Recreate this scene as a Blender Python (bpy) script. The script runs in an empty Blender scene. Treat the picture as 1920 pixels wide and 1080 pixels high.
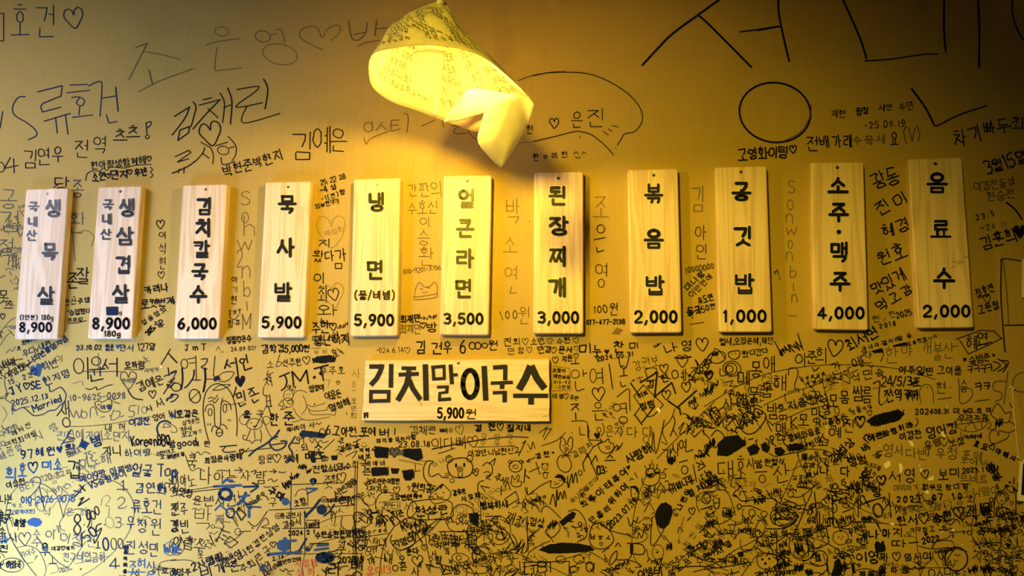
import bpy, bmesh, math, random
from mathutils import Vector, Matrix
C = bpy.context.scene.collection
S = bpy.context.scene

# ---------------------------------------------------------------- camera
T = 0.016                                   # thickness of the menu boards
F = 1600.0                                  # focal length in pixels of a 1920 wide frame
CAM = Vector((0.1729, -1.5257 - T, -0.2666))
R = (Matrix.Rotation(math.radians(6.72), 3, 'Z') @ Matrix.Rotation(math.radians(7.5), 3, 'X')
     @ Matrix.Rotation(math.radians(-0.03), 3, 'Y'))
cd = bpy.data.cameras.new('camera'); cam = bpy.data.objects.new('camera', cd); C.objects.link(cam)
cd.sensor_width = 36; cd.lens = F * 36 / 1920; cd.clip_start = 0.01
M4 = R @ Matrix(((1, 0, 0), (0, 0, -1), (0, 1, 0)))
cam.matrix_world = Matrix.Translation(CAM) @ M4.to_4x4()
S.camera = cam

# ---------------------------------------------------------------- world, daylight, exposure
S.view_settings.view_transform = 'Standard'; S.view_settings.look = 'None'
S.view_settings.gamma = 1; S.view_settings.exposure = 0.0
W = bpy.data.worlds.new('World'); S.world = W; W.use_nodes = True
W.node_tree.nodes['Background'].inputs[0].default_value = (1.0, 0.80, 0.45, 1)
W.node_tree.nodes['Background'].inputs[1].default_value = 0.03
def area(name, loc, target, sx, sy, power, col):
    ld = bpy.data.lights.new(name, 'AREA'); ld.shape = 'RECTANGLE'; ld.size = sx; ld.size_y = sy
    ld.energy = power; ld.color = col
    o = bpy.data.objects.new(name, ld); C.objects.link(o); o.location = loc
    o.rotation_euler = (Vector(target) - Vector(loc)).to_track_quat('-Z', 'Y').to_euler()
    return o
area('window_daylight', (-1.15, -0.52, -0.95), (-0.86, 0, -0.55), 0.3, 0.4, 5.7, (0.38, 0.55, 1.0)).data.spread = math.radians(70)
def spot(name, loc, target, power, col, cone, blend, r):
    ld = bpy.data.lights.new(name, 'SPOT'); ld.energy = power; ld.color = col; ld.spot_size = math.radians(cone); ld.spot_blend = blend; ld.shadow_soft_size = r
    o = bpy.data.objects.new(name, ld); C.objects.link(o); o.location = loc
    o.rotation_euler = (Vector(target) - Vector(loc)).to_track_quat('-Z', 'Y').to_euler()
    return o
spot('warm_fill_spot', (-0.53, -2.6, 0.75), (0.04, 0, -0.42), 285, (1.0, 0.66, 0.022), 43, 1.0, 0.16)  # added fill: unseen warm spot behind the camera, brightens lower and middle wall
area('room_daylight', (-1.7, -0.8, 0.45), (-1.0, 0, 0.0), 0.6, 0.6, 3.2, (0.88, 0.84, 1.0)).data.spread = math.radians(70)
LAMP_L = 740.0; LAMP_COL = (1.0, 0.61, 0.06)

def at(px, py, d=0.0):                      # the point in the room, d in front of the wall, seen at a pixel
    r = R @ Vector(((px - 960) / F, 1, (540 - py) / F))
    k = (-d - CAM.y) / r.y
    return CAM + r * k

# ---------------------------------------------------------------- materials
def mat(name, col, rough=0.6, spec=0.3):
    m = bpy.data.materials.new(name); m.use_nodes = True
    b = m.node_tree.nodes['Principled BSDF']
    b.inputs['Base Color'].default_value = (*col, 1); b.inputs['Roughness'].default_value = rough
    b.inputs['Specular IOR Level'].default_value = spec
    return m
def nd(nt, typ, **kw):
    n = nt.nodes.new(typ)
    for k, v in kw.items(): setattr(n, k, v)
    return n
def ramp(nt, stops):
    n = nt.nodes.new('ShaderNodeValToRGB'); e = n.color_ramp.elements
    while len(e) < len(stops): e.new(0.5)
    for q, (p, c) in zip(e, stops): q.position = p; q.color = (*c, 1)
    return n
def wall_mat():
    m = mat('painted_wall', (0.6, 0.5, 0.3), 0.6, 0.08); nt = m.node_tree; L = nt.links; b = nt.nodes['Principled BSDF']
    tc = nd(nt, 'ShaderNodeTexCoord')
    n1 = nd(nt, 'ShaderNodeTexNoise'); n1.inputs['Scale'].default_value = 3; n1.inputs['Detail'].default_value = 6
    L.new(tc.outputs['Object'], n1.inputs['Vector'])
    mp = nd(nt, 'ShaderNodeMapping'); mp.inputs['Scale'].default_value = (260, 1, 14); L.new(tc.outputs['Object'], mp.inputs['Vector'])
    n2 = nd(nt, 'ShaderNodeTexNoise'); n2.inputs['Scale'].default_value = 1; n2.inputs['Detail'].default_value = 3
    L.new(mp.outputs[0], n2.inputs['Vector'])
    n3 = nd(nt, 'ShaderNodeTexNoise'); n3.inputs['Scale'].default_value = 420; n3.inputs['Detail'].default_value = 2
    L.new(tc.outputs['Object'], n3.inputs['Vector'])
    a = nd(nt, 'ShaderNodeMath', operation='MULTIPLY_ADD'); a.inputs[1].default_value = 0.45
    L.new(n2.outputs[0], a.inputs[0]); L.new(n1.outputs[0], a.inputs[2])
    a2 = nd(nt, 'ShaderNodeMath', operation='MULTIPLY_ADD'); a2.inputs[1].default_value = 0.5
    L.new(n3.outputs[0], a2.inputs[0]); L.new(a.outputs[0], a2.inputs[2])
    r = ramp(nt, [(0.55, WALL_A), (1.35 if False else 1.0, WALL_B)])
    L.new(a2.outputs[0], r.inputs[0]); L.new(r.outputs[0], b.inputs['Base Color'])
    bu = nd(nt, 'ShaderNodeBump'); bu.inputs['Strength'].default_value = 0.12; bu.inputs['Distance'].default_value = 0.002
    L.new(a2.outputs[0], bu.inputs['Height']); L.new(bu.outputs[0], b.inputs['Normal'])
    return m
def wood_mat(name, axis, c0, c1, c2):
    m = mat(name, c1, 0.45, 0.35); nt = m.node_tree; L = nt.links; b = nt.nodes['Principled BSDF']
    tc = nd(nt, 'ShaderNodeTexCoord'); oi = nd(nt, 'ShaderNodeObjectInfo')
    off = nd(nt, 'ShaderNodeVectorMath', operation='SCALE'); off.inputs[0].default_value = (7.3, 3.1, 5.7); L.new(oi.outputs['Random'], off.inputs[3])
    ad = nd(nt, 'ShaderNodeVectorMath', operation='ADD'); L.new(tc.outputs['Object'], ad.inputs[0]); L.new(off.outputs[0], ad.inputs[1])
    mp = nd(nt, 'ShaderNodeMapping'); L.new(ad.outputs[0], mp.inputs['Vector'])
    mp.inputs['Scale'].default_value = (38, 38, 2.2) if axis == 'Z' else (2.2, 38, 38)
    n1 = nd(nt, 'ShaderNodeTexNoise'); n1.inputs['Scale'].default_value = 1.0; n1.inputs['Detail'].default_value = 2; n1.inputs['Distortion'].default_value = 0.4
    L.new(mp.outputs[0], n1.inputs['Vector'])
    w = nd(nt, 'ShaderNodeMath', operation='MULTIPLY'); w.inputs[1].default_value = 34; L.new(n1.outputs[0], w.inputs[0])
    sn = nd(nt, 'ShaderNodeMath', operation='SINE'); L.new(w.outputs[0], sn.inputs[0])
    mp2 = nd(nt, 'ShaderNodeMapping'); mp2.inputs['Scale'].default_value = (700, 700, 14) if axis == 'Z' else (14, 700, 700); L.new(ad.outputs[0], mp2.inputs['Vector'])
    n2 = nd(nt, 'ShaderNodeTexNoise'); n2.inputs['Scale'].default_value = 1.0; n2.inputs['Detail'].default_value = 2; L.new(mp2.outputs[0], n2.inputs['Vector'])
    q = nd(nt, 'ShaderNodeMath', operation='MULTIPLY_ADD'); q.inputs[1].default_value = 0.28; q.inputs[2].default_value = 0.22; L.new(sn.outputs[0], q.inputs[0])
    q2 = nd(nt, 'ShaderNodeMath', operation='MULTIPLY_ADD'); q2.inputs[1].default_value = 0.5; L.new(n2.outputs[0], q2.inputs[0]); L.new(q.outputs[0], q2.inputs[2])
    r = ramp(nt, [(0.0, c2), (0.5, c1), (1.0, c0)]); L.new(q2.outputs[0], r.inputs[0]); L.new(r.outputs[0], b.inputs['Base Color'])
    return m
def paper_mat(name, col, tcol, tr):
    m = mat(name, col, 0.8, 0.1); nt = m.node_tree; L = nt.links; b = nt.nodes['Principled BSDF']; o = nt.nodes['Material Output']
    tc = nd(nt, 'ShaderNodeTexCoord'); n = nd(nt, 'ShaderNodeTexNoise'); n.inputs['Scale'].default_value = 45; n.inputs['Detail'].default_value = 5
    L.new(tc.outputs['Object'], n.inputs['Vector'])
    r = ramp(nt, [(0.3, tuple(c * 0.82 for c in col)), (0.65, col)]); L.new(n.outputs[0], r.inputs[0]); L.new(r.outputs[0], b.inputs['Base Color'])
    t = nd(nt, 'ShaderNodeBsdfTranslucent'); t.inputs[0].default_value = (*tcol, 1)
    mx = nd(nt, 'ShaderNodeMixShader'); mx.inputs[0].default_value = tr
    L.new(b.outputs[0], mx.inputs[1]); L.new(t.outputs[0], mx.inputs[2]); L.new(mx.outputs[0], o.inputs[0])
    return m
WALL_A = (0.375, 0.270, 0.066); WALL_B = (0.475, 0.347, 0.094)
MW = wall_mat()
PINE = wood_mat('pine', 'Z', (0.85, 0.71, 0.52), (0.79, 0.635, 0.435), (0.62, 0.44, 0.25))
PLANK = wood_mat('pine_plank', 'X', (0.86, 0.72, 0.47), (0.82, 0.66, 0.40), (0.72, 0.53, 0.30))
INK = mat('board_lettering', (0.008, 0.009, 0.012), 0.32, 0.22)
EDGE = mat('lettering_edge', (0.86, 0.80, 0.66), 0.5)
BRUSH = mat('brush_ink', (0.026, 0.026, 0.026), 0.6, 0.06)
NAIL = mat('nail_dark', (0.03, 0.025, 0.02), 0.4, 0.5)
SCREW = mat('screw_steel', (0.45, 0.40, 0.32), 0.35, 0.5)
PEN = {k: mat(n, c, .6, .06) for k, n, c in (('k', 'black_marker', (0.006, 0.007, 0.011)), ('n', 'navy_marker', (0.010, 0.022, 0.055)),
       ('b', 'blue_marker', (0.028, 0.070, 0.15)), ('g', 'grey_ink', (0.085, 0.078, 0.07)), ('c', 'pencil', (0.15, 0.105, 0.045)), ('q', 'faint_pencil', (0.27, 0.185, 0.055)),
       ('r', 'red_marker', (0.50, 0.09, 0.07)), ('w', 'bare_plaster', (0.86, 0.84, 0.80)), ('x', 'tape_residue', (0.20, 0.14, 0.045)), ('y', 'bare_wood', (0.75, 0.62, 0.35)))}

# ---------------------------------------------------------------- mesh helpers
class MB:
    def __init__(s): s.v = []; s.f = []
    def add(s, vs, fs):
        o = len(s.v); s.v += [tuple(p) for p in vs]; s.f += [tuple(i + o for i in f) for f in fs]
    def build(s, name, m, parent=None, smooth=False):
        me = bpy.data.meshes.new(name); me.from_pydata(s.v, [], s.f); me.update()
        me.materials.append(m)
        if smooth: me.polygons.foreach_set('use_smooth', [True] * len(me.polygons))
        o = bpy.data.objects.new(name, me); C.objects.link(o)
        if parent: o.parent = parent
        return o
def tube(mb, pts, r, n=8):
    pts = [Vector(p) for p in pts]; rings = []
    for i, p in enumerate(pts):
        d = (pts[min(i + 1, len(pts) - 1)] - pts[max(i - 1, 0)]).normalized()
        a = d.cross(Vector((0.31, 0.9, 0.2))).normalized(); b = d.cross(a)
        rr = r[i] if isinstance(r, (list, tuple)) else r
        rings += [p + a * rr * math.cos(2 * math.pi * k / n) + b * rr * math.sin(2 * math.pi * k / n) for k in range(n)]
    fs = [(i * n + k, i * n + (k + 1) % n, (i + 1) * n + (k + 1) % n, (i + 1) * n + k) for i in range(len(pts) - 1) for k in range(n)]
    fs += [tuple(range(n))[::-1], tuple(range((len(pts) - 1) * n, len(pts) * n))]
    mb.add(rings, fs)
def thing(name, label, cat, loc, group=None, rot=None):
    o = bpy.data.objects.new(name, None); o.empty_display_size = 0.05; C.objects.link(o); o.location = loc
    if rot: o.rotation_euler = rot
    o['label'] = label; o['category'] = cat
    if group: o['group'] = group
    return o
def tag(o, label, cat, group=None):
    o['label'] = label; o['category'] = cat
    if group: o['group'] = group
    return o

# ---------------------------------------------------------------- pen strokes: jamo, digits, latin, marks (unit boxes, y down)
def circ(x0, y0, x1, y1, n=14, a0=-90):
    cx, cy, rx, ry = (x0 + x1) / 2, (y0 + y1) / 2, (x1 - x0) / 2, (y1 - y0) / 2
    return [(cx + rx * math.cos(math.radians(a0 - 360 * k / n)), cy + ry * math.sin(math.radians(a0 - 360 * k / n))) for k in range(n + 1)]
def P(s):                                   # '0,0 1,0;...' in percent
    return [[tuple(float(c) / 100 for c in q.split(',')) for q in st.split()] for st in s.split(';')]
JAMO = {'ㄱ': P('5,8 92,8 88,50 70,95'), 'ㄴ': P('8,5 8,92 95,92'), 'ㄷ': P('92,8 8,8 8,92 95,92'),
        'ㄹ': P('8,5 92,5 92,48 8,48 8,95 95,95'), 'ㅁ': P('8,8 92,8 92,92 8,92 8,8'),
        'ㅂ': P('8,2 8,95 92,95 92,2;8,50 92,50'), 'ㅅ': P('50,3 45,40 5,95;48,35 95,95'),
        'ㅇ': [circ(0.06, 0.04, 0.94, 0.96)], 'ㅈ': P('8,8 92,8 50,50 5,95;52,48 95,95'),
        'ㅊ': P('35,-4 65,-4;8,20 92,20 50,58 5,98;52,55 95,98'), 'ㅋ': P('5,8 92,8 88,50 70,95;10,48 88,46'),
        'ㅌ': P('92,6 8,6 8,94 95,94;8,50 88,50'), 'ㅍ': P('5,8 95,8;30,8 32,90;70,8 68,90;2,92 98,92'),
        'ㅎ': P('35,-5 65,-5;5,20 95,20') + [circ(0.2, 0.36, 0.8, 1.0)]}
def dbl(a): return [[(x * 0.46, y) for x, y in s] for s in JAMO[a]] + [[(0.54 + x * 0.46, y) for x, y in s] for s in JAMO[a]]
def two(a, b): return [[(x * 0.46, y) for x, y in s] for s in JAMO[a]] + [[(0.54 + x * 0.46, y) for x, y in s] for s in JAMO[b]]
for k, a in zip('ㄲㄸㅃㅆㅉ', 'ㄱㄷㅂㅅㅈ'): JAMO[k] = dbl(a)
INI = 'ㄱㄲㄴㄷㄸㄹㅁㅂㅃㅅㅆㅇㅈㅉㅊㅋㅌㅍㅎ'
VOW = 'ㅏㅐㅑㅒㅓㅔㅕㅖㅗㅘㅙㅚㅛㅜㅝㅞㅟㅠㅡㅢㅣ'
FIN = ['', 'ㄱ', 'ㄲ', 'ㄱㅅ', 'ㄴ', 'ㄴㅈ', 'ㄴㅎ', 'ㄷ', 'ㄹ', 'ㄹㄱ', 'ㄹㅁ', 'ㄹㅂ', 'ㄹㅅ', 'ㄹㅌ', 'ㄹㅍ', 'ㄹㅎ', 'ㅁ', 'ㅂ', 'ㅂㅅ', 'ㅅ', 'ㅆ', 'ㅇ', 'ㅈ', 'ㅊ', 'ㅋ', 'ㅌ', 'ㅍ', 'ㅎ']
VV = {'ㅏ': P('35,0 35,100;35,48 95,48'), 'ㅑ': P('35,0 35,100;35,33 95,33;35,62 95,62'), 'ㅓ': P('70,0 70,100;5,48 70,48'),
      'ㅕ': P('70,0 70,100;5,24 70,24;5,68 70,68'), 'ㅣ': P('50,0 50,100'), 'ㅐ': P('15,4 15,96;80,0 80,100;15,48 80,48'),
      'ㅔ': P('45,4 45,96;85,0 85,100;5,48 45,48'), 'ㅒ': P('15,4 15,96;80,0 80,100;15,36 80,36;15,62 80,62'),
      'ㅖ': P('45,4 45,96;85,0 85,100;5,36 45,36;5,62 45,62')}
HV = {'ㅗ': P('50,5 50,70;0,75 100,75'), 'ㅛ': P('33,5 33,70;67,5 67,70;0,75 100,75'), 'ㅜ': P('0,25 100,25;50,25 50,100'),
      'ㅠ': P('0,25 100,25;33,25 33,100;67,25 67,100'), 'ㅡ': P('0,50 100,50')}
CV = {'ㅘ': 'ㅗㅏ', 'ㅙ': 'ㅗㅐ', 'ㅚ': 'ㅗㅣ', 'ㅝ': 'ㅜㅓ', 'ㅞ': 'ㅜㅔ', 'ㅟ': 'ㅜㅣ', 'ㅢ': 'ㅡㅣ'}
def bx(strokes, x0, y0, x1, y1): return [[(x0 + x * (x1 - x0), y0 + y * (y1 - y0)) for x, y in s] for s in strokes]
def syllable(ch):
    k = ord(ch) - 0xAC00; i, v, f = INI[k // 588], VOW[k % 588 // 28], FIN[k % 28]
    out = []; H = 0.58 if f else 1.0
    fx = (0.14, 0.92)
    if v in VV:
        wd = 0.36 if v in 'ㅐㅔㅒㅖ' else (0.16 if v == 'ㅣ' else 0.30)
        sp = 0.97 - wd
        out += bx(JAMO[i], 0.02, 0.08 * H, sp - (0.11 if v in 'ㅐㅔㅒㅖ' else 0.08), H * (0.80 if not f else 0.90))
        out += bx(VV[v], sp, 0, sp + wd, H * (1.0 if not f else 1.04))
    elif v in HV:
        b = {'ㅗ': 0.56, 'ㅛ': 0.56, 'ㅜ': 0.50, 'ㅠ': 0.50, 'ㅡ': 0.56}[v]
        if f: b *= 0.80
        if f: H = 0.65
        out += bx(JAMO[i], 0.16, 0.02, 0.84, b - 0.02)
        if v == 'ㅡ': out += bx(HV[v], 0, b + 0.02, 1, b + 0.02 + (0.2 if f else 0.36))
        else: out += bx(HV[v], 0, b + (0.0 if v in 'ㅗㅛ' else 0.02), 1, H if f else (0.98 if v in 'ㅜㅠ' else 1.06))
        fx = (0.14, 0.86)
    else:
        a, c = CV[v]
        out += bx(JAMO[i], 0.06, 0.02, 0.62, H * 0.50)
        out += bx(HV[a], 0.0, H * 0.54, 0.70, H * 0.98)
        out += bx(VV[c], 0.76, 0, 1.0 if c != 'ㅣ' else 0.98, H * 1.02)
    if f:
        g = JAMO[f] if len(f) == 1 else two(f[0], f[1])
        y0 = 0.70 if v not in HV else 0.745
        if f in 'ㅊㅎ': y0 += 0.04
        out += bx(g, fx[0], y0, fx[1], 1.0)
    return out
HEART = [(0.5, 0.98), (0.2, 0.66), (0.03, 0.36), (0.1, 0.1), (0.28, 0.04), (0.44, 0.16), (0.5, 0.34), (0.56, 0.14), (0.74, 0.02), (0.92, 0.12), (0.97, 0.38), (0.78, 0.68), (0.5, 0.98)]
LAT = {'0': [circ(.08, 0, .92, 1)], '1': P('20,18 55,0 55,100'), '2': P('8,22 25,3 65,0 90,22 80,48 8,100 95,100'),
 '3': P('8,8 50,0 88,18 75,42 42,48 80,52 92,75 65,98 8,92'), '4': P('65,100 65,0 2,72 98,72'), '5': P('88,0 22,0 14,45 55,38 90,60 80,90 40,100 6,88'),
 '6': P('75,0 30,30 8,70 30,98 70,98 92,72 70,48 30,50 10,70'), '7': P('5,0 92,0 45,100'), '8': P('50,47 15,28 30,2 70,2 85,28 50,47 10,72 28,98 72,98 90,72 50,47'),
 '9': P('90,30 70,52 30,52 10,28 30,2 70,2 92,30 70,75 30,100'),
 ',': P('60,88 30,122'), '.': P('45,96 55,96'), '-': P('10,52 90,52'), '~': P('0,58 22,42 50,55 75,65 100,45'), '!': P('50,0 46,65;45,95 52,95'),
 '?': P('10,20 40,0 85,20 55,50 50,68;48,95 54,95'), '(': P('80,-5 35,25 35,78 80,108'), ')': P('20,-5 65,25 65,78 20,108'), '/': P('95,-5 5,105'),
 "'": P('50,0 45,20'), ':': P('48,30 52,30;48,80 52,80'), '^': P('5,45 50,10 95,45'), '_': P('0,98 100,98'), '+': P('50,20 50,80;10,50 90,50'), '·': P('48,50 52,50'),
 '>': P('0,50 100,50;65,25 100,50 65,75'), '*': P('50,20 50,80;20,35 80,65;80,35 20,65'), '♡': [HEART], '@': [circ(0, 0, 1, 1), circ(.3, .3, .7, .7)] + P('70,35 72,72'),
 'J': P('10,5 90,5;62,5 58,80 35,98 8,82'), 'M': P('5,100 12,0 50,65 88,0 95,100'), 'T': P('0,2 100,2;50,2 48,100'), 'K': P('12,0 12,100;90,5 12,55 92,100'),
 'B': P('10,0 10,100 70,98 92,75 70,50 10,48 65,48 82,25 62,0 10,0'), 'Q': [circ(.05, 0, .95, .95)] + P('60,70 100,105'), 'S': P('88,12 50,0 12,18 30,42 75,58 88,80 50,100 8,88'),
 'E': P('90,2 10,2 10,98 92,98;10,50 80,50'), 'Y': P('5,0 50,48 95,0;50,48 48,100'), 'A': P('2,100 50,0 98,100;20,65 80,65'), 'L': P('12,0 12,98 92,98'), 'F': P('10,100 10,2 92,2;10,50 75,50'),
 'V': P('5,0 50,100 95,0'), 'W': P('0,0 25,100 50,30 75,100 100,0'), 'N': P('8,100 8,0 92,100 92,0'), 'O': [circ(.03, 0, .97, 1)], 'P': P('12,100 12,0 75,2 90,28 70,52 12,54'),
 'o': [circ(.08, .4, .92, 1)], 'n': P('12,42 12,100;12,60 50,40 85,55 88,100'), 'w': P('0,42 25,100 50,55 75,100 100,42'), 'b': P('12,0 12,100;12,60 60,42 92,70 60,100 12,92'),
 'i': P('50,42 50,100;48,18 52,18'), 'r': P('18,42 18,100;18,62 55,42 85,50'), 'e': P('10,70 90,68 75,42 35,42 10,70 35,100 90,92'), 'a': P('85,50 40,42 10,70 35,100 82,80;85,42 88,100'),
 'd': P('85,0 88,100;85,62 40,42 10,70 35,100 85,85'), 'p': P('12,42 12,135;12,58 55,40 90,68 55,100 12,88'), 'g': P('85,45 40,42 10,68 35,95 85,78;85,42 85,120 50,138 12,122'),
 'm': P('4,42 4,100;4,58 28,42 48,58 48,100;48,58 72,42 94,58 94,100'), 't': P('45,10 45,90 85,98;10,40 85,40'), 'h': P('12,0 12,100;12,60 50,42 85,58 88,100'), 's': P('85,48 40,42 18,58 80,80 60,100 10,95'),
 'v': P('5,42 50,100 95,42'), 'l': P('50,0 50,100'), 'y': P('10,42 50,88;92,42 45,135 10,130'), 'u': P('12,42 15,85 50,100 85,80;88,42 90,100'), 'c': P('85,48 40,42 10,70 40,100 88,92'),
 'f': P('80,5 50,8 45,100;15,42 80,42'), 'k': P('12,0 12,100;80,45 14,75 85,100'), 'z': P('10,42 90,42 10,100 92,100'), 'x': P('10,42 90,100;90,42 10,100'), 'j': P('60,42 58,125 15,130;58,18 62,18')}
SMOOTH = set('0235689SJQB♡~()rneabdpgmhs?cu')
for q in 'ㄱㄴㄷㄹㅁㅂㅅㅇㅈㅊㅋㅌㅍㅎㄲㅆㅉㅃㄸ': LAT[q] = JAMO[q]
LAT['ㅠ'] = HV['ㅠ']; LAT['ㅜ'] = HV['ㅜ']; LAT['ㅏ'] = VV['ㅏ']; LAT['ㅗ'] = HV['ㅗ']; LAT['ㅡ'] = HV['ㅡ']; LAT['ㅣ'] = VV['ㅣ']; LAT['ㅓ'] = VV['ㅓ']
def gw(ch):                                 # relative advance of a glyph
    if '\uac00' <= ch <= '\ud7a3' or ch in '♡♥': return 1.0
    if ch in "ㄱㄴㄷㄹㅁㅂㅅㅇㅈㅊㅋㅌㅍㅎㄲㅆㅉㅃㄸㅠㅜㅗㅡMWm@>": return 0.85
    if ch in ".,'!:·iIl1": return 0.38
    if ch in '()/ㅣ': return 0.45
    if ch == ' ': return 0.5
    return 0.62
def smooth(pts, n=4):
    if len(pts) < 3: return pts
    cl = (pts[0][0] - pts[-1][0]) ** 2 + (pts[0][1] - pts[-1][1]) ** 2 < 1e-9
    q = ([pts[-2]] if cl else [pts[0]]) + list(pts) + ([pts[1]] if cl else [pts[-1]]); out = []
    for i in range(1, len(q) - 2):
        a, b, c, d = q[i - 1:i + 3]
        for k in range(n):
            t = k / n
            out.append(tuple(0.5 * (2 * b[j] + (c[j] - a[j]) * t + (2 * a[j] - 5 * b[j] + 4 * c[j] - d[j]) * t * t + (3 * b[j] - a[j] - 3 * c[j] + d[j]) * t ** 3) for j in (0, 1)))
    return out + [pts[-1]]
def wglyph(ch):                             # strokes with a weight each: crowded letters are drawn thinner
    if not ('\uac00' <= ch <= '\ud7a3'): return [(g, 1.0) for g in glyph(ch)]
    k = ord(ch) - 0xAC00; i, v, f = INI[k // 588], VOW[k % 588 // 28], FIN[k % 28]; st = syllable(ch)
    ni = len(JAMO[i]); nf = sum(len(JAMO[q]) for q in f)
    wi = {'ㄹ': .76, 'ㅂ': .82, 'ㅋ': .86, 'ㅉ': .8, 'ㅁ': .9}.get(i, 1.0) if f else {'ㄹ': .86, 'ㅉ': .8}.get(i, 1.0)
    wf = {'ㅂ': .66, 'ㅁ': .78, 'ㄹ': .66, 'ㄲ': .8}.get(f, .92)
    return [(g, (wi * (.7 if i == 'ㅋ' and n else 1)) if n < ni else (wf if n >= len(st) - nf else ((.9 if f else 1.0) * (.72 if v in 'ㅕㅑㅛㅠ' and n > ni else 1)))) for n, g in enumerate(st)]
def glyph(ch):
    if '\uac00' <= ch <= '\ud7a3': return syllable(ch)
    if ch == '♥': return [HEART]
    st = LAT.get(ch)
    if st is None: return []
    return [smooth(s, 4) for s in st] if ch in SMOOTH else st
LIFT = [0]                                  # each stroke lies a hair above the last, as ink on ink
def capsule(mb, pts, w, f, n=8, butt=False):
    """a pen stroke: 2D points and width in 2D units, f maps (x, y) to 3D"""
    h = w / 2; g = f; LIFT[0] = (LIFT[0] + 1) % 40; up = Vector((0, -8e-6 * LIFT[0], 0)); top = Vector((0, -4e-6, 0))
    def f(x, y): return g(x, y) + up
    for i, (x, y) in enumerate(pts):
        if not butt or 0 < i < len(pts) - 1:
            mb.add([f(x + h * math.cos(2 * math.pi * k / n), y + h * math.sin(2 * math.pi * k / n)) + top for k in range(n)], [tuple(range(n))[::-1]])
        if i + 1 < len(pts):
            X, Y = pts[i + 1]; dx, dy = X - x, Y - y; l = math.hypot(dx, dy)
            if l < 1e-9: continue
            nx, ny = -dy / l * h, dx / l * h
            mb.add([f(x + nx, y + ny), f(X + nx, Y + ny), f(X - nx, Y - ny), f(x - nx, y - ny)], [(0, 1, 2, 3)])
def fill(mb, pts, f):
    c = (sum(p[0] for p in pts) / len(pts), sum(p[1] for p in pts) / len(pts))
    mb.add([f(*p) for p in pts] + [f(*c)], [((i + 1) % len(pts), i, len(pts)) for i in range(len(pts))])
# ---------------------------------------------------------------- the wall and the ceiling
w = MB()
X0, X1, Z0, Z1 = -1.75, 1.75, -1.45, 0.95
w.add([(X0, 0, Z0), (X1, 0, Z0), (X1, 0, Z1), (X0, 0, Z1), (X0, 0.1, Z0), (X1, 0.1, Z0), (X1, 0.1, Z1), (X0, 0.1, Z1)],
      [(0, 1, 2, 3), (5, 4, 7, 6), (4, 5, 1, 0), (3, 2, 6, 7), (1, 5, 6, 2), (4, 0, 3, 7)])
wall = w.build('wall_back', MW); wall['kind'] = 'structure'
c = MB()
c.add([(X0, 0.1, Z1), (X1, 0.1, Z1), (X1, -1.2, Z1), (X0, -1.2, Z1), (X0, 0.1, Z1 + .05), (X1, 0.1, Z1 + .05), (X1, -1.2, Z1 + .05), (X0, -1.2, Z1 + .05)],
      [(0, 1, 2, 3), (7, 6, 5, 4), (0, 4, 5, 1), (1, 5, 6, 2), (2, 6, 7, 3), (3, 7, 4, 0)])
ceil = c.build('ceiling', mat('ceiling_paint', (0.30, 0.27, 0.22), 0.8)); ceil['kind'] = 'structure'

# ---------------------------------------------------------------- menu boards
BW, BH = 0.0900, 0.2971
def board_mesh(outline, t, bev):
    """outline: (x, z) loop anticlockwise seen from the room; a slab from y=0 to y=-t with an eased front edge"""
    n = len(outline); cx = sum(p[0] for p in outline) / n; cz = sum(p[1] for p in outline) / n
    xs = max(abs(p[0] - cx) for p in outline); zs = max(abs(p[1] - cz) for p in outline)
    mb = MB(); v = []
    for y, k in ((0, 0), (-(t - bev), 0), (-(t - bev * .3), bev * .3), (-t, bev)):
        v += [(cx + (x - cx) * (1 - k / xs), y, cz + (z - cz) * (1 - k / zs)) for x, z in outline]
    fs = [(j * n + i, j * n + (i + 1) % n, (j + 1) * n + (i + 1) % n, (j + 1) * n + i) for j in range(3) for i in range(n)]
    fs += [tuple(range(n))[::-1], tuple(range(3 * n, 4 * n))]
    mb.add(v, fs); return mb
def rrect(w, h, r, n=5):
    out = []
    for sx, sz, a in ((1, 1, 0), (-1, 1, 90), (-1, -1, 180), (1, -1, 270)):
        for k in range(n + 1):
            b = math.radians(a + 90 * k / n)
            out.append((sx * (w / 2 - r) + r * math.cos(b), sz * (h / 2 - r) + r * math.sin(b)))
    return out
TILES = {'A': (0, 630, .21290), 'B': (0, 850, .21290), 'C': (320, 630, .21302), 'D': (320, 850, .21302), 'E': (660, 630, .21299),
         'F': (660, 850, .21290), 'G': (980, 630, .21302), 'H': (980, 850, .21302), 'I': (1320, 620, .22222), 'J': (1320, 850, .21290),
         'K': (1600, 620, .22222), 'L': (1600, 850, .21291), 'U1': (0, 0, .33333), 'U2': (1000, 0, .31485), 'U3': (1420, 0, .31486), 'U0': (640, 0, .30545),
         'M1': (0, 330, .30550), 'M2': (430, 320, .31481), 'M3': (920, 310, .32413), 'M4': (1440, 280, .35191), 'P': (640, 660, .22917), 'N': (0, 0, 1.0)}
SX = 0.00096                                # metres on the wall per pixel
class Pen:
    """writes with pixel coordinates of a zoomed tile onto a plane d in front of the wall, in the frame of an object"""
    def __init__(s, tile, d, inv=None):
        s.x, s.y, s.k = TILES[tile]; s.d = d; s.inv = inv or Matrix()
    def f(s, lift=0.0):
        return lambda x, y: s.inv @ at(s.x + x * s.k, s.y + y * s.k, s.d + lift)
    def strokes(s, mb, sts, w, butt=False, lift=0.0, n=8):
        f = s.f(lift)
        for st in sts: capsule(mb, st, w, f, n, butt)
def place(ch, cx, cy, w, h): return [[(cx + (x - .5) * w, cy + (y - .5) * h) for x, y in st] for st in glyph(ch)]
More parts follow.
